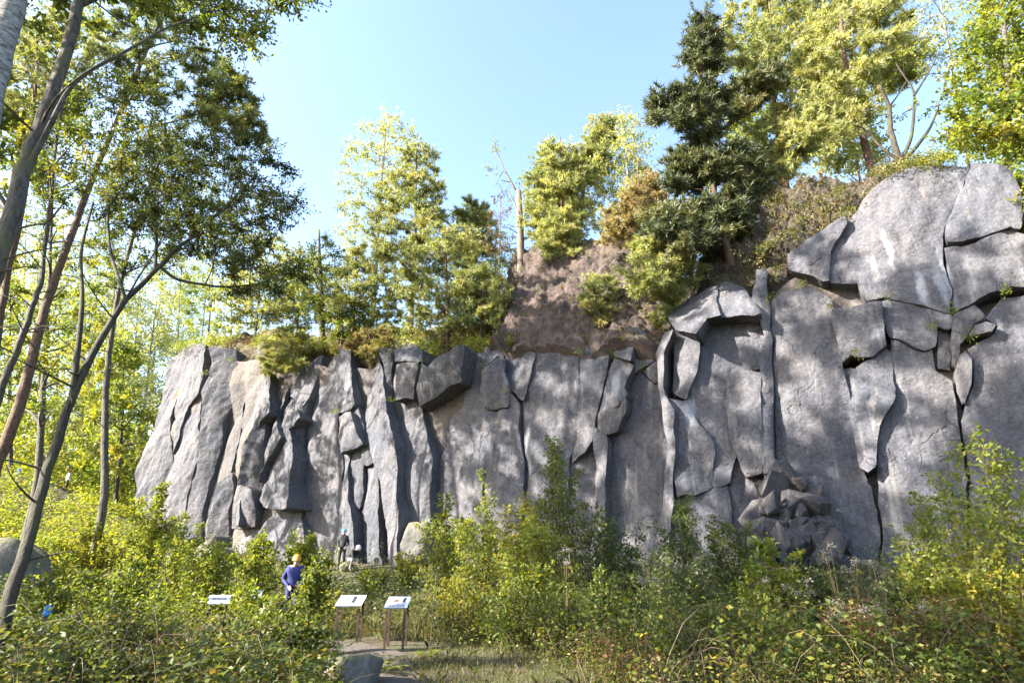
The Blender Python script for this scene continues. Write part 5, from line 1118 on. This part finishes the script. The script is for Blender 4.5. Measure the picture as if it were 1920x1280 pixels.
def scatter(n, pxr, Yr, r, pathgap=.55, logY=True, lawn=True):
    px = r.uniform(*pxr, n); Y = np.exp(r.uniform(math.log(Yr[0]), math.log(Yr[1]), n)) if logY else r.uniform(*Yr, n)
    g = at(px, np.full(n, 1080.), Y); X = g[:, 0]; Y = g[:, 1]
    dmin = np.min(np.hypot(X[:, None]-PATH[None, :, 0], Y[:, None]-PATH[None, :, 1]), 1)
    q = np.stack([X-O3[0], Y-O3[1]], -1); dn = q @ NH[:2]
    k = (dmin > pathgap) & ((dn > .6) | (q @ ES[:2] < TOP_S[0]-1)) & far_from(X, Y, KEEP+(LAWN if lawn else []), 0)
    X, Y = X[k], Y[k]; return np.stack([X, Y, ground_z(X, Y)], 1)
def undergrowth(name, label, n, pxr, Yr, hr, leaf, mat, seed, nl=16, spread=.18, tone=.4, gap=.55, patch=.0, tsd=.22):
    r = np.random.default_rng(seed); B = scatter(n, pxr, Yr, r, gap)
    nz = fbm(B[:, 0]*.6, B[:, 1]*.6, seed*1.3, 3); B = B[nz > patch-1] if patch == 0 else B[nz > patch]
    m = len(B); h = r.uniform(*hr, m)*(1+.5*fbm(B[:, 0]*.5, B[:, 1]*.5, seed+.4, 2))
    ln = r.normal(0, .25, (m, 2)); t = r.random((m, nl))**.7
    C = B[:, None]+np.stack([ln[:, None, 0]*t*h[:, None], ln[:, None, 1]*t*h[:, None], t*h[:, None]], -1)+r.normal(0, 1, (m, nl, 3))*A([spread, spread, .04])*(.4+.6*(1-t[..., None]))
    C[..., 2] = np.maximum(C[..., 2], B[:, None, 2]+.02)
    D = r.normal(0, 1, (m, nl, 3)); D[..., 2] *= .45
    mb = MB(); tn = np.clip(tone+tsd*r.normal(0, 1, (m, 1))+.1*r.normal(0, 1, (m, nl)), 0, 1)
    leaves(mb, C.reshape(-1, 3), D.reshape(-1, 3), leaf, r, tn.ravel(), .6, .65)
    # thin stems
    k = np.arange(0, m, 2); S0 = B[k]; S1 = B[k]+np.stack([ln[k, 0]*h[k], ln[k, 1]*h[k], h[k]], 1); sd_ = unit(np.cross(S1-S0, r.normal(0, 1, S0.shape)))*.004
    V = np.stack([S0-sd_, S0+sd_, S1], 1).reshape(-1, 3); mb.add(V, np.arange(len(V)).reshape(-1, 3), .68)
    o = mb.build(name, M[mat]); return tag(o, label, 'undergrowth', kind='stuff')
undergrowth('undergrowth', 'shaded brambles and herbs covering the left foreground', 2200, (-120, 640), (6.4, 13), (.15, .5), .065, 'l_under', 1, 16, patch=-.35)
undergrowth('undergrowth', 'large-leaved brambles in the left foreground', 1000, (-120, 640), (6.8, 13), (.25, .85), .1, 'l_under', 11, 14, .16, .3, patch=.001)
undergrowth('undergrowth', 'sunlit herbs covering the ground below the left wood', 3200, (-150, 640), (12.5, 34), (.35, 1.2), .105, 'l_lit', 2, 16, .25, patch=-.4)
undergrowth('undergrowth', 'herbs and brambles covering the ground of the right thicket', 2700, (840, 2020), (6.6, 14), (.15, .55), .058, 'l_under', 3, 16, .2, .38, patch=-.3)
undergrowth('undergrowth', 'tall weeds with narrow leaves in the right thicket', 1700, (900, 2020), (7.2, 14), (.5, 1.15), .085, 'l_broad', 12, 16, .1, .35, patch=-.05)
undergrowth('undergrowth', 'scattered yellow autumn leaves on stalks in the right thicket', 240, (840, 2020), (7, 13), (.3, 1.1), .085, 'l_yellow', 13, 9, .15, .6, patch=-.2)
undergrowth('undergrowth', 'greenery along the foot of the middle and right walls', 2900, (640, 2000), (13, 27), (.3, 1.0), .09, 'l_blue', 4, 14, .25, patch=-.4)
undergrowth('undergrowth', 'wilted reddish-brown stalks in the right foreground', 1100, (950, 2000), (7.2, 11.5), (.25, .75), .06, 'l_brown', 5, 13, .07, .4, patch=-.15)
undergrowth('undergrowth', 'wilted brown stalks in the left foreground', 500, (-100, 620), (7.2, 11.5), (.2, .6), .06, 'l_brown', 15, 12, .08, .4, patch=0.02)
undergrowth('undergrowth', 'leafy slope below the distant wood', 4200, (-200, 330), (30, 60), (.4, 1.1), .2, 'l_lit', 6, 11, .5, .5)
undergrowth('undergrowth', 'dense yellow-green understorey of the distant wood', 1500, (-200, 420), (50, 85), (2.5, 8.5), .37, 'l_lit', 7, 25, 1.0, .5)
undergrowth('undergrowth', 'dull green understorey farthest back in the left wood', 900, (-200, 420), (62, 95), (3, 9), .4, 'l_broad', 8, 22, 1.1, .5)
def canes(n, pxr, Yr, seed, label):
    r = np.random.default_rng(seed); B = scatter(n, pxr, Yr, r, .6); mb = MB()
    for b in B:
        L = r.uniform(.5, 1.5); a = r.uniform(0, 6.283); d = A([math.cos(a), math.sin(a), 0]); hh = L*r.uniform(.3, .9)
        mb.tube(bez(b, b+d*L*.3+A([0, 0, hh*1.5]), b+d*L+A([0, 0, hh*r.uniform(.1, 1)]), 7), np.linspace(.006, .002, 7), 3, False)
    return tag(mb.build('dead_canes', M['twig']), label, 'canes', kind='stuff')
canes(420, (820, 2000), (7, 14), 71, 'thin dead canes arching through the right thicket')
canes(260, (-100, 620), (7, 14), 72, 'thin dead canes arching through the left foreground')
def grass(name, label, n, pxr, Yr, hr, seed, tone, gap, width=.007):
    r = np.random.default_rng(seed); B = scatter(n, pxr, Yr, r, gap, True, False); m = len(B)
    h = r.uniform(*hr, m)[:, None]; d = unit(np.concatenate([r.normal(0, .45, (m, 2)), np.ones((m, 1))], 1)); sd_ = unit(np.cross(d, r.normal(0, 1, (m, 3))))*width*.5
    bend = np.concatenate([r.normal(0, .35, (m, 2)), np.full((m, 1), -.12)], 1)
    M1 = B+d*h*.55; T = B+d*h+bend*h
    V = np.stack([B-sd_, B+sd_, M1+sd_*.8, T, M1-sd_*.8], 1).reshape(-1, 3); i = np.arange(m)[:, None]*5
    mb = MB(); mb.add(V, i+A([0, 1, 2, 3, 4]), np.repeat(np.clip(tone+.22*r.normal(0, 1, m), 0, 1), 5))
    return tag(mb.build(name, M['grass']), label, 'grass', kind='stuff')
grass('grass', 'short grass beside the path and across the foreground', 20000, (420, 1500), (7.5, 14.5), (.06, .22), 61, .3, .3)
grass('grass', 'tall dry straw-coloured grass behind the boards', 4500, (560, 1000), (13, 19), (.3, .85), 62, .75, .25, .009)
def litter(n, pxr, Yr, seed):
    r = np.random.default_rng(seed); B = scatter(n, pxr, Yr, r, -1., True, False); B[:, 2] += .045
    mb = MB(); D = r.normal(0, 1, B.shape); D[:, 2] *= .2; leaves(mb, B, D, .055, r, r.random(len(B)), .7, .9); return tag(mb.build('leaf_litter', M['l_brown']), 'fallen brown and yellow leaves on path and grass', 'leaves', kind='stuff')
litter(5000, (300, 1700), (7, 15), 64)

def rim(name, label, lo, hi, n, seed, mat, leaf, up=.35):
    """low plants, roots and grass hanging over the edge of the cliff"""
    r = np.random.default_rng(seed); px = r.uniform(lo, hi, n); tx, ty = A(TOP_PX, float).T; py = np.interp(px, tx, ty)
    B = on_plane(px, py-4, r.uniform(-.9, .25, n)); k = fbm(px*.02, py*0, seed*.3, 3) > -.25; B = B[k]; m = len(B)
    nl = 26; t = r.random((m, nl, 1)); dirv = np.stack([r.normal(0, .5, m), r.normal(0, .5, m), r.normal(up-.2, .6, m)], 1)
    C = B[:, None]+dirv[:, None]*t*r.uniform(.25, .75, (m, 1, 1))+r.normal(0, .09, (m, nl, 3)); D = r.normal(0, 1, (m, nl, 3))-A([0, 0, .3])
    mb = MB(); leaves(mb, C.reshape(-1, 3), D.reshape(-1, 3), leaf, r, np.clip(.45+.25*r.normal(0, 1, (m, 1))+.1*r.normal(0, 1, (m, nl)), 0, 1).ravel(), .4, .3)
    return tag(mb.build(name, M[mat]), label, 'undergrowth', kind='stuff')
rim('undergrowth', 'herbs and grass tufts hanging over the left rim of the cliff', 325, 960, 560, 81, 'l_lit', .12)
rim('undergrowth', 'dry grass and heather along the right rim of the cliff', 1380, 1760, 200, 82, 'grass', .12)
rim('undergrowth', 'brownish dead twigs and needles along the left rim', 325, 960, 260, 83, 'l_brown', .1)

def bank_cover(name, label, src, n, seed, mat, leaf, hgt, nl=18, thr=-.05, aspect=.3):
    r = np.random.default_rng(seed); me = src.data; co = np.zeros(len(me.vertices)*3, np.float32); me.vertices.foreach_get('co', co); co = co.reshape(-1, 3)
    B = co[r.integers(0, len(co), n)].astype(float); B = B[fbm(B[:, 0]*.5, B[:, 1]*.5, B[:, 2]*.5+seed, 3) > thr]; m = len(B)
    d = r.normal(0, .4, (m, nl, 3))+A([0, 0, .5])+NN*.3; t = r.random((m, nl, 1))
    C = B[:, None]+d*t*hgt; mb = MB(); leaves(mb, C.reshape(-1, 3), (d+r.normal(0, .4, d.shape)).reshape(-1, 3), leaf, r, np.clip(.45+.25*r.normal(0, 1, (m, 1))+.1*r.normal(0, 1, (m, nl)), 0, 1).ravel(), aspect, .3)
    return tag(mb.build(name, M[mat]), label, 'undergrowth', kind='stuff')
bank_cover('undergrowth', 'patchy grass growing on the knobbly bank in the upper right', CRUST, 420, 91, 'grass', .16, .3, 18, .02)
bank_cover('undergrowth', 'dry brown brush on the knobbly bank in the upper right', CRUST, 420, 92, 'l_brown', .1, .45, 16, -.02, .5)
bank_cover('undergrowth', 'thin grass on the reddish scree mound', SCREE, 260, 93, 'grass', .15, .25, 14, .05)
bank_cover('undergrowth', 'green herbs covering the earth bank along the left rim', SOIL, 700, 94, 'l_lit', .13, .5, 16, -.1, .5)

rim('undergrowth', 'grass and small herbs along the top edge of the right-hand wall', 1690, 1910, 150, 84, 'l_lit', .1)
def tufts(label, spots, seed, mat):
    r = np.random.default_rng(seed); mb = MB()
    for px, py in spots:
        for _ in range(3):
            b = on_plane(px+r.uniform(-8, 8), py+r.uniform(-4, 4), .45+r.uniform(-.1, .15)); d = r.normal(0, .5, (22, 3))+NN*.4+A([0, 0, .2]); C = b+d*r.random((22, 1))*.28
            leaves(mb, C, d+r.normal(0, .3, d.shape)-A([0, 0, .3]), .1, r, np.clip(.4+.2*r.normal(0, 1, 22), 0, 1), .3, .3)
    return tag(mb.build('undergrowth', M[mat]), label, 'undergrowth', kind='stuff')
tufts('small green tufts rooted in the joints of the cliff', [(382, 700), (432, 672), (505, 690), (556, 770), (631, 770), (736, 750), (786, 680), (905, 690), (950, 735), (1085, 660), (1150, 668), (1200, 690), (1243, 625), (1352, 592), (1440, 560), (1500, 535), (1557, 578), (1662, 556), (1600, 664), (1786, 583), (1752, 610), (1820, 628), (1890, 545)], 85, 'l_lit')
